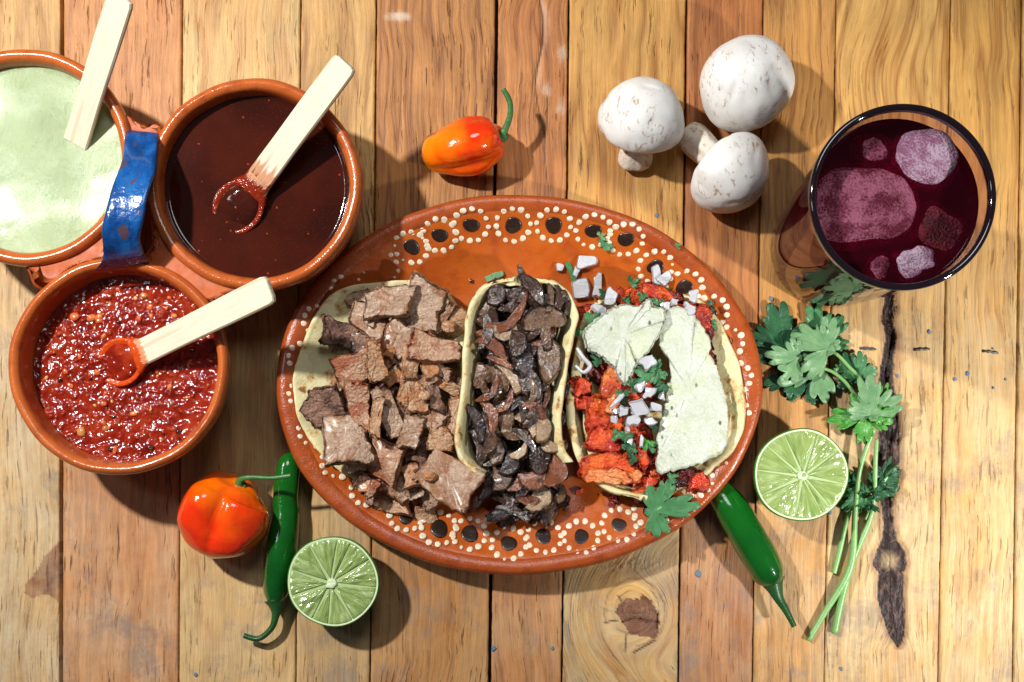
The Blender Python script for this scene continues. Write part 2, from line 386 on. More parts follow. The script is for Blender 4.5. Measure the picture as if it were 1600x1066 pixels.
    idx = np.arange(ny*nxx).reshape(ny, nxx)
    F = np.stack([idx[:-1, :-1], idx[:-1, 1:], idx[1:, 1:], idx[1:, :-1]], -1).reshape(-1, 4)
    L = (V-np.array([V[:, 0].mean(), 533, 0]))*K; L[:, 1] *= -1
    me = bpy.data.meshes.new('plank'); me.vertices.add(len(L)); me.vertices.foreach_set('co', L.ravel())
    me.loops.add(F.size); me.loops.foreach_set('vertex_index', F.ravel()); me.polygons.add(len(F)); me.polygons.foreach_set('loop_start', np.arange(0, F.size, 4)); me.update(calc_edges=True); me.flip_normals()
    for nm, a in (('dark', dark), ('stain', stain), ('pale', pale), ('wear', np.clip(wear, 0, 1))):
        at = me.attributes.new(nm, 'FLOAT', 'POINT'); at.data.foreach_set('value', a.ravel().astype(np.float32))
    at = me.attributes.new('gc', 'FLOAT_VECTOR', 'POINT'); gc = np.stack([GX, GY, X*0], -1).astype(np.float32); at.data.foreach_set('vector', gc.ravel())
    me.polygons.foreach_set('use_smooth', [True]*len(me.polygons))
    q = PL[i]; me.materials.append(plank_mat(i, gold(q[0]), gold(q[1]), tuple(int(v*.9) for v in gold(q[2])), *q[3:7], q[7]))
    o = bpy.data.objects.new('plank', me); link(o, table, P(V[:, 0].mean(), 533, 0))
mm = Mt('dark_underside'); mm.p(color=s2l((40, 26, 20)), rough=.9); UNDER = mm.m
V, F = join([([(-95, -130, -34), (1762, -130, -34), (1762, 1200, -34), (-95, 1200, -34), (-95, -130, -27), (1762, -130, -27), (1762, 1200, -27), (-95, 1200, -27)], [(0, 1, 2, 3), (4, 5, 6, 7), (0, 1, 5, 4), (1, 2, 6, 5), (2, 3, 7, 6), (3, 0, 4, 7)])])
build('support_board', V, F, UNDER, table, smooth=False)
# paint specks
mm = Mt('blue_paint'); mm.p(color=s2l((86, 112, 136)), rough=.6); BLUEP = mm.m
for (x, y, r) in ((1026, 337, 3), (1205, 467, 3), (1091, 897, 4.5), (863, 1013, 2.6), (771, 1013, 4), (1402, 588, 2.5), (1452, 519, 3), (1512, 584, 3.2), (1492, 593, 2.6), (1552, 606, 1.8), (1551, 545, 1.6), (1571, 593, 1.8), (1297, 801, 2.8), (1314, 1045, 2.4), (306, 1054, 3)):
    rn = random.Random(x); o_ = [(x+r*(1+rn.uniform(-.25, .25))*math.cos(a*.524), y+r*1.2*(1+rn.uniform(-.25, .25))*math.sin(a*.524)) for a in range(12)]
    V, F, E, U = sheet(o_, .7, fr=(.5,)); V = np.array(V)+np.array([0, 0, 1.0]); build('paint_speck', V, F, BLUEP, table)
mm = Mt('old_metal'); mm.p(color=mm.mix(mm.noise(.3), (96, 104, 112), (70, 52, 40)), rough=.5, metal=.6); METAL = mm.m
for (x, y, a) in ((1356, 545, 2), (1440, 546, -4), (1547, 550, 6)):
    pts = [(-12, 0, -3), (-11, .5, 1), (-9, 0, 2.4), (-4, .6, 2.8), (0, -.4, 2.8), (4, .8, 2.6), (9, 0, 2.4), (11, .3, 1), (12, 0, -3)]
    V, F, _ = sweep(pts, [1.7]*9, 26, 8); build('staple', xf(V, (x, y, 0), a), F, METAL, table)
# ================================================================ CLAY MATERIALS
def clay(name, c1, c2, c3, rough=.22, bmp=.7):
    m = Mt(name); a = m.noise(.012, detail=5, rough=.6); b = m.noise(.35, detail=3); s = m.noise(.9, detail=2)
    col = m.mix(m.rng(a, .35, .65), c1, c2); col = m.mix(m.rng(m.noise(.04, detail=5, off=3), .52, .72, 0, .7), col, c3)
    col = m.mix(m.rng(s, .66, .74, 0, .6), col, (70, 34, 18))
    h = m.math('ADD', m.math('MULTIPLY', a, 2.5), m.math('MULTIPLY', b, .45))
    m.p(color=col, rough=m.rng(m.noise(.05, detail=4, off=8), .3, .7, rough*.7, rough*1.6), spec=.5, coat=.15, coatr=.08, normal=m.bump(h, 1.5*bmp, .7)); return m.m
CLAY = clay('glazed_clay', (174, 84, 36), (190, 98, 44), (140, 58, 28), rough=.15, bmp=.8)
CLAYB = clay('bridge_clay', (168, 80, 36), (184, 92, 42), (136, 56, 28), rough=.42, bmp=.35)
CLAYB.node_tree.nodes['Principled BSDF'].inputs['Coat Weight'].default_value = .04; CLAYB.node_tree.nodes['Principled BSDF'].inputs['Specular IOR Level'].default_value = .3
CLAYP = clay('plate_clay', (182, 88, 24), (166, 74, 20), (146, 60, 18), rough=.26)
CLAYR = clay('plate_rim_clay', (162, 76, 30), (148, 64, 26), (120, 50, 20), rough=.24, bmp=1.3)
# ================================================================ PLATE
PA, PB = 382.0, 299.0; FP = (H-66)/H
pcx, pcy, _ = W(810, 601, 66); PAw, PBw = PA*FP, PB*FP
PROF = [(0, 55), (2.5, 63), (8, 67), (15, 66), (22, 64), (27, 60), (29, 57.5), (31, 58.5), (35, 56), (60, 42), (85, 30), (105, 22), (125, 17), (160, 14.5), (230, 13.5)]
def plate_z(x, y):
    """height of the dish at a table point"""
    dx, dy = (x-pcx)/PAw, (y-pcy)/PBw; s = math.hypot(dx, dy); a = math.atan2(dy, dx)
    R = 1/math.sqrt((math.cos(a)/PAw)**2+(math.sin(a)/PBw)**2) if s > 0 else 1
    t = (1-s)*min(PAw, PBw)*1.05
    return float(np.interp(t, [p[0] for p in PROF], [p[1] for p in PROF]))
def on_plate(px, py, h=0):
    z = 30.0
    for _ in range(6): x, y, _z = W(px, py, z); z = plate_z(x, y)+h
    return x, y, z
plate = thing('clay_plate', 'oval terracotta plate with painted black spots ringed in white dots, carrying the three tacos', 'plate', (pcx, pcy, 0))
def ell(prof, seg=160, wob=1.0):
    V, F, rings = [], [], []
    for t, z in prof:
        s = 1-t/(min(PAw, PBw)*1.05); ids = []
        for k in range(seg):
            a = 2*math.pi*k/seg; ww = 1+wob*.0035*math.sin(3*a+1)+wob*.002*math.sin(7*a+2)+.0012*math.sin(17*a)
            zz = z+(1.2*math.sin(2*a+.7)+.5*math.sin(5*a))*(z > 40)
            ids.append(len(V)); V.append((pcx+PAw*s*ww*math.cos(a), pcy+PBw*s*ww*math.sin(a), zz))
        rings.append(ids)
    for A, B in zip(rings, rings[1:]):
        for k in range(seg): q = (k+1) % seg; F.append((A[k], B[k], B[q], A[q]))
    F.append(tuple(rings[-1])); F.append(tuple(rings[0])) if False else None
    return V, F, rings
under = [(150, 2), (120, 0), (100, 3), (70, 14), (35, 34), (16, 44), (6, 48)]
V, F, rg = ell(under+PROF[:7]); F.pop() if len(F[-1]) > 4 else None
F.append(tuple(rg[0])); build('rim', V, F, CLAYR, plate, closed=False)
V, F, rg = ell([(26.5, 60.3)]+PROF[7:]); build('dish', V, F, CLAYP, plate, closed=False)
def paint(name, c1, c2, rough=.3):
    m = Mt(name); m.p(color=m.mix(m.rng(m.noise(.25, detail=4), .4, .65), c1, c2), rough=rough, coat=.3, coatr=.15, normal=m.bump(m.noise(.3), .8, .5)); return m.m
WDOT = paint('cream_slip', (232, 214, 190), (214, 190, 160)); BDOT = paint('black_slip', (34, 22, 18), (46, 28, 20))
def dome(x, y, r, h=1.2, seed=0, n=14, ry=None):
    rn = random.Random(seed); V, F = [], []; ry = ry or r
    ph = rn.uniform(0, 6)
    rings = []
    for f, hh in ((1, -.8), (1, .25), (.82, .8), (.45, 1), (0, 1)):
        if f == 0: rings.append([len(V)]); V.append((x, y, plate_z(x, y)+h*hh)); continue
        ids = []
        for k in range(n):
            a = 2*math.pi*k/n; w = 1+.06*math.sin(2*a+ph)+.04*math.sin(3*a+ph*2)
            qx, qy = x+r*f*w*math.cos(a), y+ry*f*w*math.sin(a); ids.append(len(V)); V.append((qx, qy, plate_z(qx, qy)+h*hh))
        rings.append(ids)
    for A, B in zip(rings, rings[1:]):
        for k in range(n):
            q = (k+1) % n
            F.append((A[k], A[q], B[0]) if len(B) == 1 else (A[k], A[q], B[q], B[k]))
    return V, F
MOT = [(545, 455), (594, 418), (643, 387), (687, 368), (736, 352), (802, 352), (865, 352), (927, 361), (978, 374), (1024, 417), (1069, 449), (1108, 488), (1132, 536), (1145, 590), (1142, 648), (1122, 702), (1086, 750), (1018, 797), (967, 820), (908, 839), (850, 838), (795, 849), (734, 834), (686, 826), (635, 805), (577, 765), (530, 722), (496, 672), (480, 618), (480, 560), (502, 502)]
for q, (px, py) in enumerate(MOT):
    x, y, z = on_plate(px, py); rn = random.Random(q); rr = 12.2+rn.uniform(-.6, 1.2)
    build('black_spot', *dome(x, y, rr, 1.0, q, 28, ry=rr*rn.uniform(.93, 1.02)*(.84 if py < 500 else .97)), BDOT, plate)
    ds = []; nd = 12; R = 26+rn.uniform(-.8, .8); ph = rn.uniform(0, .5)
    for k in range(nd):
        a = 2*math.pi*k/nd+ph; r = 4.5+rn.uniform(-.6, .7)
        if rn.random() < .05: r *= .6
        ds.append(dome(x+(R+rn.uniform(-.8, .8))*math.cos(a), y+R*(.86 if py < 500 else .9)*math.sin(a)+rn.uniform(-.8, .8), r, 1.3+.1*(k % 3), q*20+k, 12, ry=r*(.86 if py < 500 else 1)))
    build('dot_ring', *join(ds), WDOT, plate)
# ================================================================ TRIPLE SALSA BOWL
pot = thing('triple_salsa_bowl', 'triple terracotta salsa server of three joined round bowls with a blue strap handle', 'salsa server', (250, 400, 0))
RIMZ = 150
bowls = [(W(40, 245, RIMZ)[:2], 158, 138), (W(397, 288, RIMZ)[:2], 156, 136), (W(185, 572, RIMZ)[:2], 160, 142)]
for k, ((cx, cy), R, Ri) in enumerate(bowls):
    prof = [(0, 0), (70, 0), (92, 1), (100, 6), (118, 22), (136, 52), (149, 88), (R-3, 122), (R-.5, 138), (R, 146), (R-2, 152), (R-7, 156), ((R+Ri)/2, 156.5), (Ri+4, 154), (Ri+1, 149), (Ri-1, 140), (Ri-2, 125), (Ri-6, 90), (Ri-18, 55), (Ri-45, 25), (Ri-80, 12), (0, 10)]
    wob = lambda a, r, z, k=k: 1+.007*math.sin(2*a+k)+.004*math.sin(5*a+2*k)+.002*math.sin(13*a+k)
    V, F = lathe(prof, 128, cx, cy, wob); build('bowl', V, F, CLAY, pot, sub=1)
def web(pts, z=144, th=22, seed=1):
    q = [W(x, y, z)[:2] for x, y in pts]; o_ = spline(q, 80, True)
    V, F, E, U = sheet(o_, th, rnd=.9, nd=.3, ns=.03, seed=seed); V = np.array(V); V[:, 2] += z-th/2; build('bridge', V, F, CLAYB, pot)
web([(194, 178), (212, 189), (228, 194), (246, 192), (258, 202), (250, 230), (238, 262), (214, 268), (202, 230), (192, 200)], seed=1)
web([(40, 408), (80, 392), (120, 375), (150, 348), (172, 325), (184, 340), (180, 380), (168, 402), (130, 412), (98, 428), (70, 450), (52, 446), (44, 428)], seed=2)
web([(236, 342), (255, 378), (290, 415), (330, 432), (375, 446), (415, 452), (398, 458), (362, 462), (330, 474), (300, 452), (262, 425), (236, 412), (222, 404), (236, 380)], seed=3)
# blue handle
mm = Mt('blue_glaze'); a = mm.noise(.035, .012, detail=5, rough=.6, dist=.5); b = mm.noise(.06, .03, detail=4, off=4)
col = mm.ramp(a, [(.3, (8, 34, 74)), (.5, (14, 70, 134)), (.7, (30, 98, 164))])
col = mm.mix(mm.rng(b, .62, .68, 0, .85), col, (84, 56, 44)); col = mm.mix(mm.rng(mm.attr('edge'), .86, .98, 0, .75), col, (14, 18, 34))
mm.p(color=col, rough=.22, coat=.6, coatr=.08, normal=mm.bump(mm.noise(.08, detail=4, off=9), 4, .6)); BLUE = mm.m
hp = spline([W(*p) for p in ((223, 206, 146), (222, 222, 165), (216, 258, 193), (205, 298, 210), (195, 332, 214), (191, 368, 205), (192, 400, 180), (193, 418, 152))], 50)
hw = np.interp(np.linspace(0, 1, 50), np.linspace(0, 1, 9), [23, 25, 26, 27, 29, 29, 28, 31, 42])
V, F, E = [], [], []
for i in range(50):
    t = hp[min(i+1, 49)]-hp[max(i-1, 0)]; t = t/np.linalg.norm(t); s = np.array([1.0, .10-.25*i/50, 0.0]); s /= np.linalg.norm(s); n_ = np.cross(t, s); n_ = n_ if n_[2] > 0 or abs(n_[2]) < .1 else -n_
    for (u, h) in [(-1, 0), (-.93, 3.8), (-.7, 5), (-.35, 4.2), (0, 3.6), (.35, 4.2), (.7, 5), (.93, 3.8), (1, 0), (.9, -4), (.4, -5), (-.4, -5), (-.9, -4)]:
        wv = 1+.05*math.sin(i*.45+u); V.append(tuple(hp[i]+s*u*hw[i]*wv+np.array([0, 0, 1])*h+n_*1.2*nz(i*.12, u*2, 3))); E.append(abs(u))
m_ = 13
for i in range(49):
    for j in range(m_): q = (j+1) % m_; F.append((i*m_+j, i*m_+q, (i+1)*m_+q, (i+1)*m_+j))
F.append(tuple(range(m_))); F.append(tuple(49*m_+j for j in range(m_)))
build('handle', V, F, BLUE, pot, attrs={'edge': E}, sub=1)
# ================================================================ SALSAS
def salsa(name, label, k, rad, z, fn, mat, n=150):
    (cx, cy), R, Ri = bowls[k]; V, F, rings = [], [], []
    for i in range(n//2+1):
        r = rad*i/(n//2)
        if i == 0: rings.append([0]); V.append((cx, cy, z+fn(cx, cy, 0))); continue
        ids = []
        for s in range(n*2):
            a = math.pi*s/n; x, y = cx+r*math.cos(a), cy+r*math.sin(a); ids.append(len(V)); V.append((x, y, z+fn(x, y, i/(n//2))))
        rings.append(ids)
    for A, B in zip(rings, rings[1:]):
        for s in range(len(B)):
            t = (s+1) % len(B); F.append((A[0], B[s], B[t]) if len(A) == 1 else (A[s], B[s], B[t], A[t]))
    low = len(V)
    for s in range(n*2): a = math.pi*s/n; V.append((cx+(rad-6)*math.cos(a), cy+(rad-6)*math.sin(a), z-14))
    B = rings[-1]
    for s in range(n*2): t = (s+1) % (n*2); F.append((B[s], low+s, low+t, B[t]))
    F.append(tuple(low+s for s in range(n*2)))
    o = build(name, V, F, mat, None, closed=True); tag(o, label, 'salsa'); return o
mm = Mt('green_salsa'); a = mm.noise(.012, detail=4); s_ = mm.noise(.22, detail=2, off=3)
col = mm.mix(mm.rng(a, .35, .65), (146, 162, 120), (160, 174, 132)); col = mm.mix(mm.rng(s_, .73, .77, 0, .7), col, (104, 120, 72))
fb = mm.noise(.10, .06, detail=6, rough=.7, off=6)
fbm_ = mm.math('MULTIPLY', fb, mm.rng(mm.noise(.008, detail=2, off=2), .42, .62, .25, 1))
mm.p(color=col, rough=.2, spec=.32, normal=mm.bump(fbm_, 5.0, .7)); GREENS = mm.m
salsa('green_salsa', 'smooth pale green avocado salsa filling the bowl at the left edge', 0, 137.5, 132, lambda x, y, f: 1.6*nz(x*.02, y*.02)+1.3*nz(x*.06, y*.05, 4)*max(0, nz(x*.01, y*.01, 7)+.4)+3*max(0, f-.95)*20*.5, GREENS)
mm = Mt('dark_salsa'); a = mm.noise(.01, detail=3); s_ = mm.voro(.055); s2 = mm.noise(.35, detail=2, off=5)
col = mm.mix(mm.rng(a, .35, .65), (46, 16, 10), (66, 23, 12)); col = mm.mix(mm.rng(s_.outputs['Distance'], .06, .1, 1, 0), col, (150, 52, 20)); col = mm.mix(mm.rng(s2, .6, .75, 0, .5), col, (96, 36, 18))
mm.p(color=col, rough=.07, spec=.5, normal=mm.bump(mm.math('ADD', mm.noise(.05, detail=3, off=3), mm.rng(s_.outputs['Distance'], .0, .12, .6, 0)), .8, .35)); DARKS = mm.m
salsa('dark_salsa', 'glossy dark brown smooth chilli salsa in the bowl nearest the orange habanero above the plate', 1, 135, 128, lambda x, y, f: .5*nz(x*.02, y*.02)+4*max(0, f-.96)*25, DARKS, 110)
mm = Mt('red_salsa'); a = mm.noise(.04, detail=5, rough=.6); v1 = mm.voro(.075); v2 = mm.voro(.03, off=7)
col = mm.ramp(a, [(.3, (96, 16, 8)), (.5, (132, 30, 12)), (.7, (156, 54, 26))])
col = mm.mix(mm.rng(v1.outputs['Distance'], .10, .2, .45, 0), col, (190, 92, 44)); col = mm.mix(mm.rng(v2.outputs['Distance'], .07, .12, .85, 0), col, (36, 16, 14))
mm.p(color=col, rough=.14, spec=.5, coat=.2, coatr=.05, normal=mm.bump(mm.math('ADD', mm.noise(.042, detail=3, rough=.45, off=3), mm.rng(v1.outputs['Distance'], .0, .35, .6, 0)), 6, .8)); REDS = mm.m
def redf(x, y, f): return 3.2*nz(x*.05, y*.05)+2.6*nz(x*.11, y*.11, 3)+1.3*nz(x*.25, y*.25, 8)-2+8*max(0, f-.95)*5
rs_ = salsa('red_salsa', 'chunky red tomato salsa with seeds and charred bits in the lower bowl', 2, 138, 108, redf, REDS, 170)
mm = Mt('tomato_bit'); mm.p(color=mm.ramp(mm.rand if mm.coords() else 0, [(0, (206, 110, 60)), (.4, (196, 84, 44)), (.7, (216, 150, 84)), (.9, (60, 24, 18))]), rough=.12, coat=.5, sss=.1, ssss=4*K); TOMB = mm.m
rn = random.Random(5); (cx, cy), R, Ri = bowls[2]
for q in range(70):
    a = rn.uniform(0, 6.28); r = 126*math.sqrt(rn.random()); x, y = cx+r*math.cos(a), cy+r*math.sin(a); s = rn.choice([2.5, 3, 3.5, 4, 5, 6, 8])
    V, F = blob((x, y, 108+redf(x, y, 0)+.6), (s, s*rn.uniform(.55, .9), s*.45), q, .15, yaw=rn.uniform(0, 180), seg=10, ring=7)
    build('tomato_bit' if s > 4.5 else 'seed', V, F, TOMB, rs_)
# ================================================================ WOODEN SPOONS
mm = Mt('spoon_wood'); cv = mm.attr('pc', 1)
f1 = mm.noise(.02, .35, src=cv, detail=4, rough=.6); f2 = mm.noise(.006, .12, src=cv, detail=2, off=5)
col = mm.mix(mm.rng(f1, .3, .7), (226, 212, 178), (206, 188, 148)); col = mm.mix(mm.rng(f2, .6, .66, 0, .45), col, (196, 158, 108))
stn = mm.math('ADD', mm.attr('stain'), mm.math('MULTIPLY', mm.math('SUBTRACT', mm.noise(.03, .25, src=cv, detail=3, off=9), .5), .5))
c2 = mm.mix(mm.rng(stn, .42, .52), col, mm.attr('tone', 0)); WSP = None
def spoon_mat(name, tone, deep):
    m = Mt(name); cv = m.attr('pc', 1)
    f1 = m.noise(.02, .4, src=cv, detail=4, rough=.6); f2 = m.noise(.004, .13, src=cv, detail=2, off=5)
    col = m.mix(m.rng(f1, .3, .7), (222, 214, 192), (204, 194, 166)); col = m.mix(m.rng(f2, .56, .62, 0, .4), col, (190, 156, 106))
    stn = m.math('ADD', m.attr('stain'), m.math('MULTIPLY', m.math('SUBTRACT', m.noise(.03, .2, src=cv, detail=3, off=9), .5), .5))
    col = m.mix(m.rng(stn, .40, .5, 0, .8), col, tone); wet = m.rng(stn, .62, .72); col = m.mix(wet, col, deep)
    m.p(color=col, rough=m.rng(wet, 0, 1, .6, .12), normal=m.bump(m.math('ADD', f1, m.math('MULTIPLY', m.math('MULTIPLY', m.noise(.15, detail=4), wet), 6)), .9, .5)); return m.m
def spoon(label, top, bot, w0, w1, head, mat, st0=.0, group='wooden tasting spoons'):
    """top, bot: (px,py,z) of the two ends; head: (along, radius) or None"""
    a, b = np.array(W(*top)), np.array(W(*bot)); L = np.linalg.norm(b-a); d = (b-a)/L
    s = np.cross(d, (0, 0, 1.0)); s /= np.linalg.norm(s); n_ = np.cross(s, d); n_ = -n_ if n_[2] < 0 else n_
    root = thing('wooden_spoon', label, 'spoon', tuple((a+b)/2-np.array([0, 0, 20])), group)
    outl = []
    N = 26
    for i in range(N+1): t = i/N; outl.append((t*L, (w0+(w1-w0)*t)/2*(1+.02*math.sin(t*7))))
    outl = [(2, outl[0][1]*.9)]+outl[1:]; lo = [(x, -y) for x, y in reversed(outl)]
    tip = [(0, w0*.3), (0, 0), (0, -w0*.3)] if not head or True else []
    ring = outl+([(L, w1*.2), (L, -w1*.2)])+lo+list(reversed(tip))
    th = 9; V, F = [], []
    n = len(ring)
    lay = [(.55, th/2), (.9, th/2), (1, th*.25), (1, -th*.3), (.9, -th/2)]
    for f, h in lay:
        for x, y in ring:
            cx_ = min(max(x, 8), L-4); V.append((cx_+(x-cx_)*f, y*f, h))
    for k in range(len(lay)-1):
        for i in range(n): j = (i+1) % n; F.append((k*n+i, (k+1)*n+i, (k+1)*n+j, k*n+j))
    F.append(tuple(range(n))); F.append(tuple((len(lay)-1)*n+i for i in range(n)))
    V = np.array(V); U = V[:, :2].copy(); st = np.clip((V[:, 0]/L-st0)/(1.15-st0), 0, 1) if st0 else np.zeros(len(V))
    # subdivide long quads is not needed: ring is dense
    Wd = a+np.outer(V[:, 0], d)+np.outer(V[:, 1], s)+np.outer(V[:, 2]+1.0*np.sin(V[:, 0]/L*3), n_)
    build('shaft', Wd, F, mat, root, attrs={'stain': st}, uv=U, smooth=False)
    if head:
        hr, lf = head[:2]; hV, hF, hE = [], [], []; c = b+np.array([d[0], d[1], 0])*(hr*1.15); c[2] = head[2]
        prof = [(0, -9), (.5, -8), (.85, -3), (1, 2.5), (.96, 5), (.86, 4.6), (.7, 0), (.4, -4), (0, -5)]
        v, f = lathe([(r*hr, z) for r, z in prof], 40); v = np.array(v); v[:, 0] *= 1.12
        tilt = lf
        e1 = d*math.cos(tilt)+n_*0; e1 = np.array([d[0], d[1], d[2]*tilt]); e1 /= np.linalg.norm(e1); n2 = np.cross(s, e1); n2 = -n2 if n2[2] < 0 else n2
        hw_ = c+np.outer(v[:, 0], e1)+np.outer(v[:, 1], s)+np.outer(v[:, 2], n2)
        build('spoon_head', hw_, f, mat, root, attrs={'stain': np.full(len(v), 1.0)}, uv=v[:, :2])
        v3, f3 = lathe([(0, -3), (.84*hr, -1), (.84*hr, 1.6), (.5*hr, 2.6), (0, 2.8)], 36); v3 = np.array(v3); v3[:, 0] *= 1.12; v3[:, 2] += [.8*nz(q[0]*.1, q[1]*.1, 2) for q in v3]
        build('sauce_in_spoon', c+np.outer(v3[:, 0], e1)+np.outer(v3[:, 1], s)+np.outer(v3[:, 2], n2), f3, head[3], root)
        neck, nf = [], []
        for i in range(12):
            t = i/11; p_ = b-d*10+(c-e1*hr*.7-(b-d*10))*t; hwid = w1/2*(1-t)+hr*.86*t+(-2*math.sin(t*3.14))
            for (u, h) in ((-1, 0), (-.8, 4.4), (0, 4.2), (.8, 4.4), (1, 0), (.8, -4.4), (-.8, -4.4)): neck.append(tuple(p_+s*u*hwid+n_*(h+1.5)))
        for i in range(11):
            for j in range(7): q = (j+1) % 7; nf.append((i*7+j, i*7+q, (i+1)*7+q, (i+1)*7+j))
        nf.append(tuple(range(7))); nf.append(tuple(77+j for j in range(7))); st = np.repeat(np.linspace(.55 if st0 < .9 else .4, 1, 12), 7)
        nv = np.array(neck); build('neck', nv, nf, mat, root, attrs={'stain': st}, uv=np.stack([(nv-a)@d, (nv-a)@s], -1))
    return root
spoon('wooden spoon standing in the green salsa, running off the top edge', (190, -6, 250), (119, 224, 130), 39, 38, None, spoon_mat('spoon_wood_green', (206, 200, 150), (150, 165, 120)))
spoon('wooden spoon with a dark wet tip in the glossy brown salsa', (541, 97, 215), (400, 288, 142), 38, 40, (38, .56, 129, DARKS), spoon_mat('spoon_wood_brown', (180, 104, 48), (124, 36, 14)), .60)
spoon('wooden spoon with an orange stained tip in the chunky red salsa', (424, 451, 235), (222, 551, 124), 41, 38, (36, .62, 110.5, REDS), spoon_mat('spoon_wood_red', (214, 110, 40), (196, 70, 22)), .93)
# ================================================================ PEPPERS
def pep_mat(name, stops, rough=.12):
    m = Mt(name); t = m.attr('t'); n_ = m.noise(.018, detail=3); f = m.math('ADD', t, m.rng(n_, .3, .7, -.22, .22))
    m.p(color=m.ramp(f, stops), rough=rough, spec=.5, coat=.7, coatr=.04, sss=.08, sssr=(1, .3, .1), ssss=6*K, normal=m.bump(m.math('ADD', m.noise(.04, detail=3, off=5), m.math('MULTIPLY', m.noise(.5, off=3), .06)), 4.0, .5)); return m.m
HAB = pep_mat('habanero_skin', [(0, (210, 28, 6)), (.35, (226, 52, 6)), (.6, (238, 104, 8)), (1, (246, 134, 12))])
HAB2 = pep_mat('habanero_skin_red', [(0, (240, 110, 8)), (.3, (238, 84, 6)), (.6, (222, 46, 8)), (1, (228, 64, 6))])
JAL = pep_mat('jalapeno_skin', [(0, (16, 92, 20)), (.6, (12, 82, 22)), (1, (8, 62, 20))], .14)
mm = Mt('green_stem'); mm.p(color=mm.mix(mm.noise(.08, detail=4), (34, 92, 40), (74, 116, 58)), rough=.4, normal=mm.bump(mm.noise(.3, .3), 1.5, .5)); STEM = mm.m
mm = Mt('dark_stem'); mm.p(color=mm.mix(mm.noise(.08, detail=4), (14, 62, 26), (44, 86, 42)), rough=.35, normal=mm.bump(mm.noise(.3, .3), 1.5, .5)); DSTEM = mm.m
def habanero(label, pts, rad, mat, stem, srad, lob, seed, amp=.10):
    base = np.array(pts[len(pts)//2]); root = thing('habanero_pepper', label, 'chili pepper', (base[0], base[1], 0), 'orange habanero peppers')
    def cr(a, t):
        cre = (1-abs(math.sin(lob*a/2+seed+.5*t)))**1.8*math.sin(math.pi*min(1, t*1.15))
        return 1-amp*2.2*cre+amp*.6*math.sin(math.pi*min(1, t*1.4))*(math.sin(lob*a+1.8*t+seed)+.35*math.sin((lob*2-1)*a+seed*2+3*t))+.10*noise.noise(Vector((math.cos(a)*1.4, math.sin(a)*1.4, t*4+seed)))
    V, F, at = sweep(pts, rad, 70, 64, cr); build('pepper_body', V, F, mat, root, attrs={'t': at})
    V, F, _ = sweep(stem, srad, 40, 14, lambda a, t: 1+.08*math.sin(3*a)); build('stem', V, F, STEM, root)
    c = np.array(stem[0]); d = np.array(stem[1])-c; d /= np.linalg.norm(d)
    V, F = blob(tuple(c+d*.5), (11, 11, 5), seed, .15, 2.5, yaw=0, pitch=30); build('calyx', V, F, STEM, root)
    return root
hz = 46
g = lambda x, y, z: W(x, y, z)
habanero('orange habanero with a curled green stem lying above the oval plate', [g(784, 213, 50), g(781, 213, 49), g(773, 216, 49), g(757, 220, 49), g(735, 226, 48), g(712, 232, 46), g(690, 237, 40), g(672, 240, 36), g(662, 241, 34), g(660, 241, 34)],
         [4, 18, 32, 41, 44, 41, 34, 27, 13, 2], HAB, [g(783, 214, 52), g(790, 201, 58), g(797, 180, 66), g(796, 158, 72), g(786, 139, 76)], [6.5, 5, 4.4, 4.2, 3.8], 3, 2.2, .07)
habanero('squat blocky orange-red habanero with creased sides lying beside the upright jalapeno', [g(374, 750, 66), g(372, 755, 64), g(365, 768, 60), g(356, 788, 58), g(347, 810, 56), g(339, 832, 54), g(332, 850, 52), g(328, 862, 50), g(327, 865, 49)],
         [5, 34, 55, 66, 68, 64, 50, 26, 2], HAB2, [g(374, 760, 72), g(376, 750, 80), g(392, 746, 86), g(425, 747, 88), g(455, 743, 90)], [8, 5, 3.4, 3, 3], 3, .6, .13)
def jal(label, pts, rad, stem, srad, calp):
    base = pts[len(pts)//2]; root = thing('jalapeno_pepper', label, 'chili pepper', (base[0], base[1], 0), 'green jalapeno peppers')
    V, F, at = sweep(pts, rad, 80, 48, lambda a, t: 1+.035*math.sin(3*a+4*t)+.03*noise.noise(Vector((math.cos(a), math.sin(a), t*7)))); build('pepper_body', V, F, JAL, root, attrs={'t': at})
    V, F, _ = sweep(stem, srad, 40, 16, lambda a, t: 1+.08*math.sin(5*a)); build('stem', V, F, DSTEM, root)
jal('long green jalapeno between the lower habanero and a cut lime, stem pointing down left', [g(456, 706, 26), g(455, 712, 26), g(451, 726, 26), g(448, 750, 26), g(446, 780, 25), g(446, 810, 26), g(442, 840, 27), g(438, 870, 28), g(434, 900, 27), g(432, 925, 25), g(431, 940, 24), g(431, 944, 24)],
    [2, 10, 17, 19, 19.5, 21.5, 24, 25, 23, 20, 13, 6], [g(431, 938, 24), g(432, 948, 25), g(431, 962, 26), g(424, 982, 26), g(404, 998, 24), (g(381, 993, 24))], [17, 11, 6, 4.6, 4.4, 4], 0)
jal('thick dark green jalapeno poking out from under the right side of the plate', [g(1108, 742, 24), g(1113, 752, 24), g(1124, 770, 25), g(1142, 795, 29), g(1160, 825, 31), g(1176, 852, 32), g(1190, 876, 32), g(1202, 897, 31), g(1209, 911, 29), g(1211, 915, 29)],
    [3, 14, 22, 26, 27.5, 28, 27.5, 25, 15, 6], [g(1206, 907, 30), g(1210, 918, 32), g(1216, 934, 34), g(1228, 954, 36), g(1241, 979, 38)], [19, 13, 8, 5.5, 4], 0)
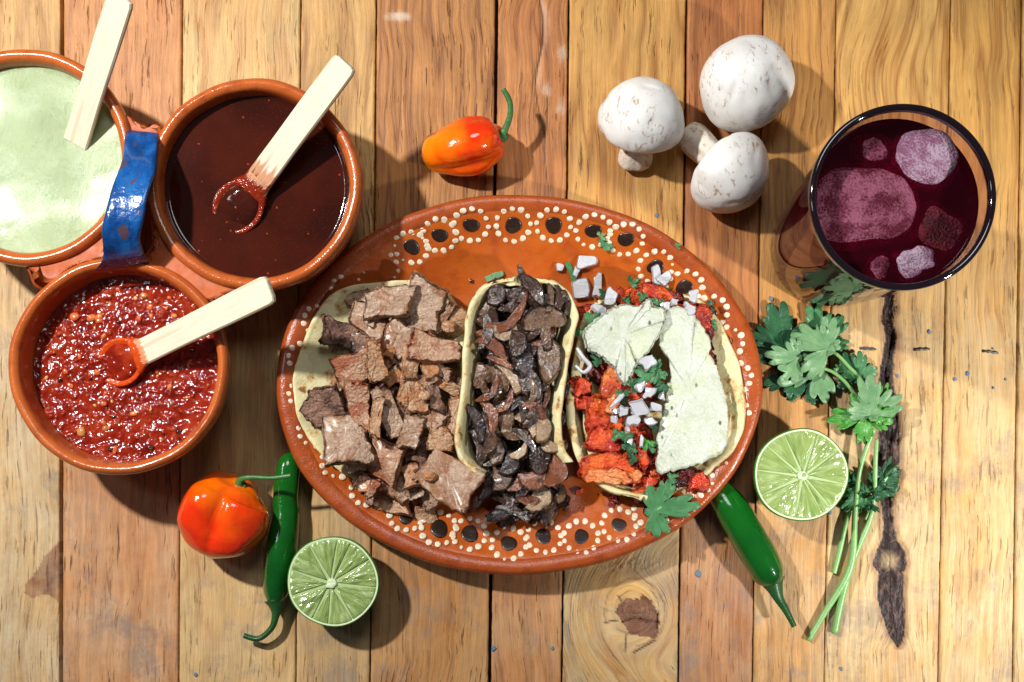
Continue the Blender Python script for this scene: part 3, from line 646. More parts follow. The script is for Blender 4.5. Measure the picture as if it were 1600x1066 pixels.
# ================================================================ LIMES
mm = Mt('lime_rind'); mm.p(color=mm.mix(mm.noise(.1, detail=4), (36, 96, 24), (62, 128, 34)), rough=.3, coat=.3, normal=mm.bump(mm.noise(.4, detail=3), 1.5, .6)); RIND = mm.m
mm = Mt('lime_pith'); mm.p(color=mm.mix(mm.noise(.15, detail=4), (212, 224, 190), (190, 208, 158)), rough=.4, sss=.1, ssss=4*K); PITH = mm.m
mm = Mt('lime_membrane'); mm.p(color=mm.mix(mm.noise(.15, detail=4), (176, 194, 144), (160, 182, 120)), rough=.3, sss=.1, ssss=4*K); MEMB = mm.m
mm = Mt('lime_pulp'); pc = mm.attr('pc', 1)
v = mm.voro((.20, .045, 1), src=pc); n1 = mm.noise(.22, .03, src=pc, detail=3, rough=.6); n2 = mm.noise(.02, detail=2, off=4)
col = mm.ramp(n1, [(.25, (112, 136, 70)), (.5, (140, 162, 94)), (.75, (180, 196, 142))]); col = mm.mix(mm.rng(n2, .4, .65, 0, .4), col, (136, 156, 82))
mm.p(color=col, rough=.12, spec=.6, coat=.4, coatr=.06, sss=.25, sssr=(.6, 1, .3), ssss=8*K, normal=mm.bump(mm.math('ADD', mm.math('MULTIPLY', v.outputs['Distance'], -1.0), n1), 3.6, .8)); PULP = mm.m
def lime(label, cx, cy, R, z, core, seed, ph=0, hole=False):
    X, Y, _ = W(cx, cy, z); R = R*(H-z)/H; rn = random.Random(seed)
    root = thing('lime_half', label, 'lime', (X, Y, 0), 'cut lime halves'); cX, cY, _ = W(core[0], core[1], z)
    wob = lambda a: 1+.012*math.sin(2*a+seed)+.008*math.sin(5*a+seed)
    prof = [(0, 0), (.35*R, 2), (.62*R, 12), (.82*R, 28), (.95*R, 48), (1.0*R, z-10), (1.003*R, z-3), (.995*R, z), (.975*R, z+.5)]
    V, F = lathe(prof, 96, X, Y, lambda a, r, zz: wob(a)); build('rind', V, F, RIND, root, closed=False)
    V, F = lathe([(.977*R, z+.3), (.95*R, z+.6), (.93*R, z-.2)], 96, X, Y, lambda a, r, zz: wob(a)); build('pith', V, F, PITH, root, closed=False)
    V, F = lathe([(.93*R, z-.3), (.9*R, z-.5), (0, z-.7)], 96, X, Y, lambda a, r, zz: wob(a)); build('membrane', V, F, MEMB, root, closed=False)
    ns = 10; cuts = sorted([ph+(k+rn.uniform(-.36, .36))*2*math.pi/ns for k in range(ns)])
    for k in range(ns):
        a0, a1 = cuts[k], cuts[(k+1) % ns]+(2*math.pi if k == ns-1 else 0); outl = []
        for i in range(25):
            t = i/24; a = a0+(a1-a0)*t; outl.append((X+.945*R*wob(a)*math.cos(a), Y+.945*R*wob(a)*math.sin(a)))
        mid = (a0+a1)/2; apex = (cX+7*math.cos(mid), cY+7*math.sin(mid)); gap = 1.1
        e0, e1 = np.array(outl[0]), np.array(outl[-1]); ap = np.array(apex)
        pts = [ap]+[ap+(e0-ap)*t for t in (.15, .35, .55, .75, .9)]+[np.array(q) for q in outl]+[ap+(e1-ap)*t for t in (.9, .75, .55, .35, .15)]
        c = np.mean(pts, axis=0); pts = [c+(p_-c)*(1-gap*.65/max(12, np.linalg.norm(p_-c))) for p_ in pts]
        V, F, E, U = sheet(pts, 4, fr=(.2, .4, .6, .78, .9), rnd=.6); V = np.array(V); E = np.array(E)
        U = np.zeros((len(V), 3)); 
        for q in range(len(V)):
            dx, dy = V[q][0]-cX, V[q][1]-cY; r = math.hypot(dx, dy); a = math.atan2(dy, dx)
            da = (a-mid+math.pi) % (2*math.pi)-math.pi
            U[q] = (da*34+k*50, r, 0); V[q][2] += z-.9+(1.3*(1-E[q]**3) if V[q][2] > 0 else 0)+1.0*nz(da*9+k, r*.07, seed)*(V[q][2] > 0)*(1-E[q]**4)
        build('segment', V, F, PULP, root, uv=U)
    V, F = blob((cX, cY, z), (9, 7.5, 2.4), seed, .3, 1.8, seg=20, ring=10); build('core', V, F, PITH, root)
    if hole: V, F = blob((cX+2, cY-1, z+1.8), (3.4, 3.8, 1), seed, .2, 1.5, seg=12, ring=8); build('seed_hollow', V, F, PULP, root, uv=np.array(V)[:, :2])
    return root
lime('cut lime half lying face up right of the left jalapeno', 520, 909, 71.5, 70, (518, 912), 1, .3)
lime('cut lime half with a hollow in its core, between plate and cilantro', 1252, 742, 73.5, 73, (1254, 744), 2, .0, True)
# ================================================================ MUSHROOMS
mm = Mt('mushroom_skin'); a = mm.noise(.02, detail=4); fl = mm.noise(.10, .05, detail=6, rough=.72, dist=1.2, off=4); ar = mm.noise(.022, detail=2, off=8)
col = mm.mix(mm.rng(a, .35, .7), (236, 234, 230), (224, 219, 212)); fm = mm.math('MULTIPLY', mm.rng(fl, .56, .62), mm.rng(ar, .43, .55))
col = mm.mix(mm.math('MULTIPLY', fm, .75), col, (168, 118, 74)); col = mm.mix(mm.rng(mm.noise(.16, detail=3, off=12), .72, .76, 0, .7), col, (110, 72, 44))
mm.p(color=col, rough=.42, sss=.12, sssr=(1, .8, .6), ssss=5*K, normal=mm.bump(mm.math('ADD', mm.noise(.035, detail=3, off=2), mm.math('MULTIPLY', fm, -.5)), 2.2, .4)); MSK = mm.m
mm = Mt('mushroom_stem'); fl = mm.noise(.12, .12, .03, detail=5, rough=.65, off=4)
mm.p(color=mm.mix(mm.rng(fl, .5, .68), (222, 212, 198), (178, 134, 94)), rough=.55, sss=.1, ssss=4*K, normal=mm.bump(fl, 2.5, .5)); MST = mm.m
mm = Mt('mushroom_gill'); mm.p(color=s2l((176, 150, 128)), rough=.7); MGL = mm.m
def mushroom(label, cx, cy, z, R, Hh, axis, sr, sl, seed, squash=1.0):
    X, Y, _ = W(cx, cy, z); R *= (H-z)/H
    ax = Vector((axis[0], axis[1], axis[2])).normalized(); q = ax.to_track_quat('Z', 'Y'); M = np.array(q.to_matrix())
    root = thing('button_mushroom', label, 'mushroom', (X, Y, 0), 'raw white button mushrooms')
    prof = [(0, Hh), (.2*R, Hh*.98), (.42*R, Hh*.9), (.62*R, Hh*.76), (.8*R, Hh*.55), (.93*R, Hh*.3), (1.0*R, Hh*.02), (1.0*R, -Hh*.2), (.94*R, -Hh*.38), (.82*R, -Hh*.46), (.68*R, -Hh*.42), (.5*R, -Hh*.36), (0, -Hh*.34)]
    pr = spline(prof, 40); pr[:, 0] = np.maximum(pr[:, 0], 0); pr[0, 0] = 0; pr[-1, 0] = 0
    V, F = lathe([tuple(p_) for p_ in pr], 72); V = np.array(V)
    for i in range(len(V)):
        d = Vector(V[i])/R; k = 1+.05*noise.noise(d*1.2+Vector((seed*5, 0, 0)))+.012*noise.noise(d*3.5+Vector((0, seed*5, 0))); V[i] *= k
        cre = noise.noise(Vector((d.x*2+seed, d.y*5, d.z*2))); V[i] *= 1-.02*max(0, cre-.2)*4
    V[:, 0] *= squash
    build('cap', V@M.T+np.array((X, Y, z)), F, MSK, root)
    V, F = lathe([(0, -sl), (sr*.9, -sl), (sr*1.02, -sl+4), (sr, -sl*.7), (sr*.85, -sl*.5), (sr*.9, -Hh*.3), (sr*.9, 0), (0, 0)], 40, 0, 0, lambda a, r, zz: 1+.06*math.sin(3*a+seed)+.03*math.sin(7*a)); V = np.array(V)
    build('stem', V@M.T+np.array((X, Y, z)), F, MST, root, sub=1)
mushroom('white mushroom at the left of the trio, cap up with its stem towards the plate', 1003, 184, 66, 67, 58, (.08, -.62, .72), 26, 84, 1)
mushroom('largest white mushroom at the top of the trio, seen from the top of its cap', 1164, 130, 68, 74, 62, (-.42, -.08, .86), 24, 82, 2)
mushroom('white mushroom lying on its side with its stem pointing up and left, nearest the plate', 1142, 272, 62, 66, 54, (.48, .62, .40), 25, 104, 3, 1.0)
# ================================================================ GLASS OF DRINK
GX, GY = 1296.0, 390.0
gl = thing('drinking_glass', 'tall flared tumbler with a dark purple rim full of iced red drink', 'glass', (GX, GY, 0))
mm = Mt('tinted_glass'); mm.p(color=s2l((214, 188, 200)), rough=.0, ior=1.22, trans=1.0, spec=.5); GLASS = mm.m
GH = 392; gr = lambda z: 93+25*z/GH
prof = [(0, 2), (70, 2), (86, 0), (91, 3), (gr(10), 10), (gr(60), 60), (gr(150), 150), (gr(250), 250), (gr(340), 340), (gr(384), 384)]
inn_ = [(gr(384)-6.5, 384), (gr(340)-6, 340), (gr(250)-6, 250), (gr(150)-6, 150), (gr(60)-6, 60), (gr(30)-8, 30), (70, 22), (0, 20)]
V, F = lathe(prof+[(gr(388), 389), (gr(390)-1.5, 391.5), (gr(391)-3.5, 392), (gr(390)-5.5, 391), (gr(388)-6.5, 388)]+inn_, 128, GX, GY); build('tumbler', V, F, GLASS, gl)
mm = Mt('rim_glass'); mm.p(color=s2l((24, 13, 20)), rough=.05, ior=1.5, spec=.7, coat=.8, coatr=.02); RG = mm.m
V, F = lathe([(gr(386)+.6, 380), (gr(386)+1.4, 388), (gr(390)-.2, 392.8), (gr(391)-3.5, 394), (gr(390)-7, 392.4), (gr(388)-8.2, 388), (gr(386)-7.6, 381), (gr(386)-5, 379), (gr(386)-1.5, 378), (gr(386)+.6, 380)], 128, GX, GY); build('rim', V, F, RG, gl)
mm = Mt('red_drink'); mm.p(color=(.30, .006, .04, 1), rough=.02, ior=1.33, trans=.93); DRK = mm.m
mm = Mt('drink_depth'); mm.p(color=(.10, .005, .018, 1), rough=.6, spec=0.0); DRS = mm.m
LZ = 350
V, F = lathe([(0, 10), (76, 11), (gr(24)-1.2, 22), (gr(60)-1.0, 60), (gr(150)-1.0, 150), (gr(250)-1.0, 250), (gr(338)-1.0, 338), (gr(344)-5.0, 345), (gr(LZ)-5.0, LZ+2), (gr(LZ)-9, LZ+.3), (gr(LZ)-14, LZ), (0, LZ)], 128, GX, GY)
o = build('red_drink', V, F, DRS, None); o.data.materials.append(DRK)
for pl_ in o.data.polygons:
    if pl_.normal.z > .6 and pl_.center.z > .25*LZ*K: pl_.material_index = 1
tag(o, 'dark crimson drink filling the tumbler', 'drink')
def ice_mat(name, c1, c2, tr):
    m = Mt(name); a = m.noise(.03, detail=6, rough=.7); b = m.noise(.35, detail=3, off=3)
    m.p(color=m.mix(m.rng(m.math('ADD', a, m.math('MULTIPLY', m.math('SUBTRACT', b, .5), .5)), .42, .60), c1, c2), rough=m.rng(b, .3, .7, .22, .45), ior=1.31, trans=tr, spec=.5, normal=m.bump(m.math('ADD', b, a), 5, .9)); return m.m
ICE1 = ice_mat('frosted_ice_pink', (104, 24, 48), (176, 98, 124), .3); ICE2 = ice_mat('frosted_ice_white', (160, 104, 134), (214, 184, 204), .2)
ICE3 = ice_mat('clear_ice', (70, 6, 20), (120, 24, 44), .25)
def ice(label, cx, cy, r, mat, seed, sup, yaw, dz=0, nd=.06):
    X, Y, _ = W(cx, cy, LZ); f = (H-LZ)/H
    V, F = blob((X, Y, LZ-r[2]*.72+dz), (r[0]*f, r[1]*f, r[2]), seed, nd, 1.2, sup, yaw, 4*math.sin(seed), 4*math.cos(seed), seg=56, ring=36)
    o = build('ice_cube', V, F, mat, None); tag(o, label, 'ice', 'ice cubes in the red drink')
ice('large pink frosted ice block at the left of the glass', 1356, 316, (88, 68, 36), ICE1, 1, 3.0, -8)
ice('round frosted pale ice lump at the upper right inside the glass', 1450, 243, (56, 50, 34), ICE2, 2, 2.4, 15, 3)
ice('small bubbly ice piece near the bottom rim inside the glass', 1432, 408, (36, 26, 22), ICE2, 3, 2.6, -20, 0, .16)
ice('small smooth dark pink ice piece at the lower left inside the glass', 1376, 418, (21, 25, 18), ICE1, 4, 2.6, 10, -2)
ice('clear ice cube at the lower right inside the glass', 1468, 360, (48, 44, 36), ICE3, 5, 3.4, 30, -7, .04)
ice('reddish ice lump at the top left inside the glass', 1368, 232, (34, 28, 22), ICE1, 6, 2.4, 0, -4)
# ================================================================ CILANTRO
def leaf_mat(name, c1, c2, vein):
    m = Mt(name); pc = m.attr('pc', 1); sp = m.new('ShaderNodeSeparateXYZ'); m.put(sp.inputs[0], pc)
    an = m.math('MULTIPLY', sp.outputs[0], 1.0); w = m.math('PINGPONG', m.math('ADD', an, m.math('MULTIPLY', m.noise(.02, detail=2), .08)), .5)
    vm = m.rng(w, 0, .045, 1, 0); n_ = m.noise(.06, detail=4)
    col = m.mix(m.rng(n_, .35, .65), c1, c2); col = m.mix(m.math('MULTIPLY', vm, .45), col, vein)
    m.p(color=col, rough=.42, spec=.4, sss=.0, normal=m.bump(m.math('ADD', m.math('MULTIPLY', vm, .8), m.noise(.12, detail=3, off=3)), 2.0, .6)); return m.m
LF = [leaf_mat('leaf_dark', (28, 72, 44), (40, 90, 54), (70, 116, 80)), leaf_mat('leaf_mid', (54, 106, 62), (70, 124, 78), (110, 152, 112)),
      leaf_mat('leaf_pale', (94, 136, 92), (114, 152, 106), (148, 180, 142)), leaf_mat('leaf_bright', (66, 132, 50), (84, 150, 64), (126, 178, 100))]
mm = Mt('cilantro_stem'); mm.p(color=mm.mix(mm.noise(.05, detail=3), (104, 156, 84), (140, 180, 112)), rough=.35, sss=.1, ssss=3*K, normal=mm.bump(mm.noise(.3, .3), 1, .5)); CST = mm.m
def leaf(base, tip, z, tone, seed, parent, lift=8, wid=1.0, name='leaf', th=1.1):
    b = np.array(W(base[0], base[1], z)); t_ = np.array(W(tip[0], tip[1], z)); d = (t_-b)[:2]; R = np.linalg.norm(d); a0 = math.atan2(d[1], d[0]); rn = random.Random(seed)
    spread = math.radians(112); L = [(-76+rn.uniform(-8, 8), .8+rn.uniform(-.1, .08), 38), (rn.uniform(-8, 8), 1.0, 34), (76+rn.uniform(-8, 8), .8+rn.uniform(-.1, .08), 38)]
    outl = []; N = 150; ph = rn.uniform(0, 3); nt_ = rn.choice([7, 8, 9])
    for i in range(N):
        a = -math.pi+2*math.pi*i/N; dg = math.degrees(a); r = .16
        for (c, l, w) in L:
            u = (dg-c)/w
            if abs(u) < 1.25: r = max(r, l*(1-.36*u*u-.22*u**6)*.99)
        if abs(a) > spread: r = min(r, .16+.5*max(0, 1-(abs(a)-spread)/.35))
        tooth = abs(math.sin(nt_*a+ph)); r *= 1-.27*(1-tooth)**1.5*(r > .3)
        outl.append((r*math.cos(a)*R, r*math.sin(a)*R*wid))
    k1, k2, k3 = rn.uniform(-.5, 1.2), rn.uniform(.2, 1), rn.uniform(0, 6)
    def zf(x, y, f):
        u, v = x/R, y/R
        return lift*(k1*u*u*.6+k2*abs(v)*.7+.35*math.sin(3.3*u+4*v+k3)*f+.28*math.sin(9*v-5*u+k3)*f*f)
    V, F, E, U = sheet(outl, th, cen=(0, 0), fr=(.15, .3, .45, .6, .75, .88), zf=zf, rnd=.1)
    U = [((math.atan2(v[1], v[0])/math.radians(24)+.0), math.hypot(v[0], v[1]), 0) for v in V]
    return build(name, xf(V, b, math.degrees(a0)), F, LF[tone], parent, uv=U)
def stemt(pts, rad, parent, name='stem', mat=None):
    V, F, _ = sweep([W(*p) for p in pts], rad, 44, 12); return build(name, V, F, mat or CST, parent)
s1 = thing('cilantro_sprig', 'long cilantro sprig with pale spread leaves reaching towards the plate and thick stem down left', 'herb sprig', W(1330, 760, 0))
stemt([(1263, 1001, 5), (1290, 955, 7), (1322, 903, 11), (1333, 864, 13), (1336, 800, 16), (1342, 740, 20), (1354, 700, 26), (1366, 670, 30)], [4.6, 5, 6, 5.2, 4.6, 4.2, 3.8, 3.2], s1)
stemt([(1277, 574, 16), (1302, 582, 20), (1328, 606, 24), (1350, 645, 28), (1364, 680, 28)], [2.2, 2.6, 3, 3, 3], s1)
leaf((1279, 574), (1212, 600), 12, 2, 11, s1, 10, 1.0)
leaf((1246, 560), (1192, 556), 18, 2, 12, s1, 8, .9)
leaf((1232, 590), (1192, 605), 6, 0, 13, s1, 5)
leaf((1262, 600), (1225, 622), 5, 0, 14, s1, 5)
leaf((1363, 648), (1350, 582), 40, 2, 15, s1, 10, .9)
leaf((1352, 650), (1292, 655), 34, 3, 16, s1, 16, .9)
leaf((1355, 655), (1352, 696), 30, 3, 17, s1, 10, 1.1)
leaf((1372, 655), (1388, 597), 34, 3, 18, s1, 12, .55)
leaf((1368, 650), (1396, 640), 38, 3, 19, s1, 10, .7)
leaf((1342, 640), (1325, 628), 26, 1, 20, s1, 8)
s2 = thing('cilantro_sprig', 'darker cilantro sprig with leaves tucked beside the glass and a pale straight stem end', 'herb sprig', W(1330, 780, 0))
stemt([(1304, 990, 5), (1313, 945, 7), (1323, 905, 9), (1338, 862, 8), (1358, 815, 9), (1366, 775, 12), (1368, 720, 22), (1370, 686, 26)], [5.2, 5.4, 6, 4.8, 4.6, 4.2, 3.6, 3], s2)
stemt([(1291, 544, 16), (1310, 556, 18), (1328, 575, 18), (1345, 590, 20)], [2.4, 2.8, 3, 2.6], s2)
leaf((1227, 541), (1206, 470), 8, 0, 21, s2, 6, 1.0)
leaf((1226, 545), (1174, 510), 6, 0, 22, s2, 6, .85)
leaf((1293, 546), (1234, 524), 20, 2, 23, s2, 10, 1.05)
leaf((1292, 544), (1285, 506), 18, 2, 24, s2, 6, .8)
leaf((1278, 520), (1262, 476), 6, 1, 25, s2, 6, 1.05)
leaf((1298, 532), (1322, 494), 8, 1, 26, s2, 8, .95)
leaf((1302, 530), (1308, 546), 6, 0, 27, s2, 4)
leaf((1338, 592), (1318, 550), 14, 0, 28, s2, 8, 1.0)
leaf((1345, 588), (1340, 548), 18, 1, 29, s2, 8, .9)
leaf((1340, 596), (1356, 572), 12, 0, 30, s2, 6)
leaf((1322, 582), (1302, 572), 8, 1, 31, s2, 5)
s3 = thing('cilantro_sprig', 'small crumpled dark cilantro sprig with curly leaves right of the round lime', 'herb sprig', W(1350, 770, 0))
stemt([(1352, 812, 8), (1362, 790, 10), (1374, 765, 12), (1390, 740, 14), (1402, 728, 12)], [2.4, 2.6, 2.4, 2.2, 2], s3)
rn = random.Random(9)
for (bx, by, tx, ty) in ((1378, 760, 1405, 728), (1380, 752, 1392, 712), (1370, 770, 1398, 770), (1372, 762, 1352, 740), (1330, 752, 1318, 728), (1326, 760, 1336, 735), (1340, 775, 1316, 800), (1345, 780, 1338, 806), (1352, 770, 1340, 752), (1355, 785, 1372, 800), (1330, 790, 1312, 780), (1385, 765, 1372, 782)):
    leaf((bx, by), (tx, ty), rn.uniform(8, 20), rn.choice([0, 0, 1]), bx+ty, s3, 14, .7)
s4 = thing('cilantro_sprig', 'short bare pale cilantro stalk lying below the round lime', 'herb stalk', W(1315, 850, 0))
stemt([(1303, 896, 5), (1312, 860, 7), (1320, 825, 9), (1328, 800, 8)], [4, 4.4, 4, 3.4], s4)
s5 = thing('cilantro_sprig', 'flat cilantro leaf pair resting on the lower right lip of the plate', 'herb sprig', W(1050, 785, 60))
leaf((1020, 800), (1096, 790), 76, 1, 51, s5, 5, .72)
leaf((1030, 806), (1040, 822), 72, 1, 52, s5, 3, 1.1)
leaf((1036, 786), (1046, 748), 74, 1, 53, s5, 5, 1.1)
stemt([(1015, 801, 70), (1024, 798, 74), (1034, 792, 76)], [1.6, 1.8, 1.6], s5)
# ================================================================ TACOS
def tort(name):
    m = Mt(name); a = m.noise(.02, detail=4); b = m.noise(.045, detail=6, rough=.7, off=3); d = m.noise(.2, detail=3, off=6)
    col = m.mix(m.rng(a, .35, .65), (222, 212, 166), (206, 194, 142)); col = m.mix(m.rng(b, .53, .62, 0, .7), col, (196, 144, 70)); col = m.mix(m.rng(b, .61, .67, 0, .85), col, (112, 64, 30))
    col = m.mix(m.rng(d, .72, .76, 0, .5), col, (120, 80, 40))
    m.p(color=col, rough=.6, sss=.1, sssr=(1, .8, .5), ssss=4*K, normal=m.bump(m.math('ADD', m.noise(.06, detail=4, off=9), m.math('MULTIPLY', d, .3)), 4, .5)); return m.m
TORT = tort('tortilla')
def meat(name, c1, c2, c3, c4, rough=.42):
    m = Mt(name); a = m.noise(.03, detail=5, rough=.65); f = m.noise(.05, .15, .15, detail=6, rough=.7, dist=.8, off=3); sp = m.noise(.3, detail=3, off=6)
    big = m.noise(.022, detail=5, rough=.65, dist=.5, off=11); vn = m.voro(.13, feature='DISTANCE_TO_EDGE', off=4)
    col = m.mix(m.rng(a, .38, .6), c1, c2); col = m.mix(m.rng(f, .5, .64, 0, .75), col, c3)
    col = m.mix(m.rng(vn.outputs['Distance'], .02, .09, .35, 0), col, c3)
    col = m.mix(m.math('MULTIPLY', m.rng(big, .49, .58), .85), col, c4); col = m.mix(m.rng(m.attr('edge'), .86, 1, 0, .6), col, c4)
    col = m.mix(m.rng(sp, .64, .72, 0, .7), col, (52, 30, 22))
    m.p(color=col, rough=rough, spec=.45, sss=.05, sssr=(1, .4, .3), ssss=4*K, coat=.2, coatr=.22, normal=m.bump(m.math('ADD', m.math('ADD', f, m.math('MULTIPLY', sp, .5)), m.math('MULTIPLY', vn.outputs['Distance'], .8)), 3.6, .9)); return m.m
BEEF = [meat('beef_pale', (198, 170, 146), (178, 148, 124), (142, 106, 82), (142, 90, 52)), meat('beef_seared', (182, 140, 110), (192, 158, 130), (146, 90, 58), (146, 72, 36)),
        meat('beef_dark', (128, 92, 74), (150, 112, 90), (84, 54, 42), (66, 36, 26)), meat('beef_tan', (204, 166, 132), (184, 142, 106), (150, 100, 66), (176, 110, 60))]
def piece(name, mat, px, py, z, w, h, th, yaw, seed, parent, pitch=None, roll=None, bend=None, nd=1.6, jit=.12, n=40, cor=.16, outl=None, ns=.06, rag=0.0, skin=False):
    rn = random.Random(seed*31+7)
    pitch = rn.uniform(-14, 14) if pitch is None else pitch; roll = rn.uniform(-14, 14) if roll is None else roll; bend = rn.uniform(-.004, .006) if bend is None else bend
    ba = rn.uniform(0, 3.14); cb, sb = math.cos(ba), math.sin(ba)
    zf = lambda x, y, f: -bend*(x*cb+y*sb)**2
    o_ = quad_outline(w, h, seed, jit, n, cor, rag) if outl is None else outl
    V, F, E, U = sheet(o_, th, cen=(0, 0) if outl is None else None, zf=zf, nd=nd, ns=ns, seed=seed)
    if skin: mx = max(v[0] for v in V); E = [min(1, max(e*.6, .25+.8*v[0]/mx)) for e, v in zip(E, V)]
    return build(name, xf(V, W(px, py, z), yaw, pitch, roll), F, mat, parent, attrs={'edge': E}, uv=[(v[0], v[1], v[2]) for v in V])
# ---- taco 1: beef
x, y, z = W(595, 610, 0)
t1 = thing('taco', 'open taco piled with chopped grilled beef on the left side of the plate', 'taco', (x, y, 14), 'tacos on the clay plate')
T1 = [(612, 438), (575, 442), (545, 448), (515, 465), (492, 497), (474, 540), (460, 590), (462, 620), (466, 650), (482, 684), (505, 712), (530, 735), (560, 752), (600, 768), (650, 778), (705, 770), (730, 740), (735, 690), (734, 600), (728, 510), (712, 472), (690, 448), (650, 437)]
zb = 34
o_ = spline([W(p[0], p[1], 58)[:2] for p in T1], 110, True)
def z1(x, y, f):
    lft = 1/(1+math.exp((x-660)/40)); pz = plate_z(x, y)+8; up = 1/(1+math.exp(-(x-690)/12))
    return max(26+(34*lft*max(0, f-.72)/.28*(1+.35*nz(x*.03, y*.03, 2))), pz)+3*nz(x*.02, y*.02)+up*16*f
V, F, E, U = sheet(o_, 8, fr=(.2, .4, .55, .68, .76, .83, .9, .95), zf=z1, nd=1.2, ns=.05, rnd=.5); build('tortilla', V, F, TORT, t1, attrs={'edge': E})
BP = [(605, 472, 92, 82, 38, -8, 0), (578, 500, 72, 62, 36, 35, 0), (663, 480, 78, 56, 84, 15, 0), (690, 497, 70, 16, 66, 30, 0), (703, 506, 62, 42, 44, 20, 3), (535, 522, 64, 50, 44, 8, 2), (557, 572, 102, 76, 66, -22, 1), (588, 565, 112, 26, 60, -6, 3), (622, 522, 88, 40, 54, 30, 0), (618, 570, 70, 36, 54, 14, 2),
      (679, 546, 96, 74, 36, 8, 1), (682, 574, 82, 60, 22, 28, 0), (637, 590, 92, 25, 90, 12, 3), (690, 600, 78, 66, 17, 22, 3), (660, 621, 90, 36, 36, 5, 3), (512, 638, 88, 56, 60, -8, 2), (560, 637, 92, 34, 60, 4, 1), (588, 655, 104, 15, 66, 4, 3), (607, 648, 88, 28, 88, -18, 0), (541, 684, 100, 56, 72, -12, 0),
      (598, 720, 86, 60, 54, 25, 1), (626, 752, 66, 50, 44, 28, 0), (612, 787, 48, 66, 32, 8, 3), (641, 676, 92, 24, 64, 16, 0), (672, 652, 84, 40, 38, 30, 0), (695, 738, 100, 92, 62, 32, 0), (690, 686, 84, 34, 32, 20, 3), (676, 764, 58, 32, 54, -18, 0), (668, 806, 42, 34, 27, -10, 3), (709, 650, 74, 21, 68, 6, 3), (560, 470, 60, 36, 20, -20, 0), (600, 605, 74, 50, 34, 40, 2), (650, 535, 60, 40, 40, 0, 2), (570, 540, 66, 44, 34, 10, 2), (655, 700, 68, 40, 36, -10, 2), (560, 670, 62, 44, 40, 0, 2), (640, 600, 62, 60, 60, 0, 2), (700, 570, 60, 34, 60, 0, 2), (560, 610, 68, 44, 40, 12, 2), (620, 690, 62, 56, 50, 5, 2), (632, 640, 70, 40, 36, -30, 2), (668, 590, 66, 36, 30, 50, 2), (715, 610, 60, 24, 46, 0, 0), (705, 700, 60, 40, 50, 14, 2), (585, 520, 62, 40, 40, 0, 2), (536, 600, 60, 28, 22, 30, 3)]
for k, (px, py, z, w, h, yaw, m_) in enumerate(BP):
    piece('beef_chunk', BEEF[m_], px, py, z, w*1.04, h*1.04, 7+4*random.Random(k).random()+(4 if m_ == 2 else 0), yaw, k+1, t1, nd=2.6, jit=.17, cor=.06, ns=.10, n=64, rag=.07, bend=random.Random(k+50).uniform(-.008, .012)*(60/max(w, h))**2)
rn = random.Random(33)
for k in range(34):
    a_ = rn.uniform(0, 6.28); q_ = math.sqrt(rn.random()); px, py = 618+88*q_*math.cos(a_), 628+158*q_*math.sin(a_)
    if px < 520: continue
    piece('beef_chunk', BEEF[rn.choice([0, 1, 3, 3, 2])], px, py, rn.uniform(84, 104)-18*q_, rn.uniform(14, 30), rn.uniform(20, 42), 8, rn.uniform(-90, 90), 60+k, t1, nd=2.4, jit=.18, cor=.06, ns=.10, n=44, rag=.08, pitch=rn.uniform(-24, 24), roll=rn.uniform(-24, 24))
for k, (px, py, z, r) in enumerate(((702, 510, 72, 11), (664, 618, 104, 9), (672, 745, 110, 10))):
    V, F = blob(W(px, py, z), (r, r*.8, r*.5), k, .15); build('onion_bit', V, F, BEEF[3], t1, attrs={'edge': [0]*len(V)})
# ---- taco 2: mushrooms
def trough(name, Lp, Rp, zt, zr, zfl, th, parent, lip=15, rows=70, sl=.35):
    L_, R_ = spline([W(x, y, zt)[:2] for x, y in Lp], rows), spline([W(x, y, zr)[:2] for x, y in Rp], rows); V, F, E = [], [], []
    M_ = 26
    for i in range(rows):
        a, b = L_[i], R_[i]; D = b-a; ln = np.linalg.norm(D)+1e-6; d = D/ln
        for j in range(M_):
            u = j/(M_-1); s = u*ln
            dl, dr = s, ln-s
            hl = max(0, 1-max(0, dl-lip*.8)/(lip*sl*2+10)); hr_ = max(0, 1-max(0, dr-lip*.8)/(lip*sl*2+10))
            zz = zfl+(zt-zfl)*hl**1.0 if dl < dr else zfl+(zr-zfl)*hr_**1.0
            zz = max(zz, plate_z(a[0]+D[0]*u, a[1]+D[1]*u)+th+3)
            zz -= (2 if min(dl, dr) > 4 else 0)
            nn = 1.8*nz(a[0]*.03+u*3, a[1]*.03, 4)
            V.append((a[0]+D[0]*u+2*nz(i*.2, j*.3, 1), a[1]+D[1]*u, zz+nn*1.3)); E.append(1 if j in (0, M_-1) else 0)
    for i in range(rows-1):
        for j in range(M_-1): F.append((i*M_+j, i*M_+j+1, (i+1)*M_+j+1, (i+1)*M_+j))
    return build(name, V, F, TORT, parent, closed=False, sol=th, attrs={'edge': E})
x, y, z = W(810, 620, 0)
t2 = thing('taco', 'middle taco folded around dark glossy sauteed mushroom slices', 'taco', (x, y, 14), 'tacos on the clay plate')
trough('tortilla', [(805, 439), (770, 444), (744, 460), (729, 495), (725, 540), (722, 600), (716, 650), (712, 690), (720, 718), (742, 738)], [(806, 439), (850, 441), (882, 452), (900, 480), (900, 510), (888, 560), (880, 610), (876, 660), (880, 700), (893, 722)], 108, 108, 28, 7, t2, 13)
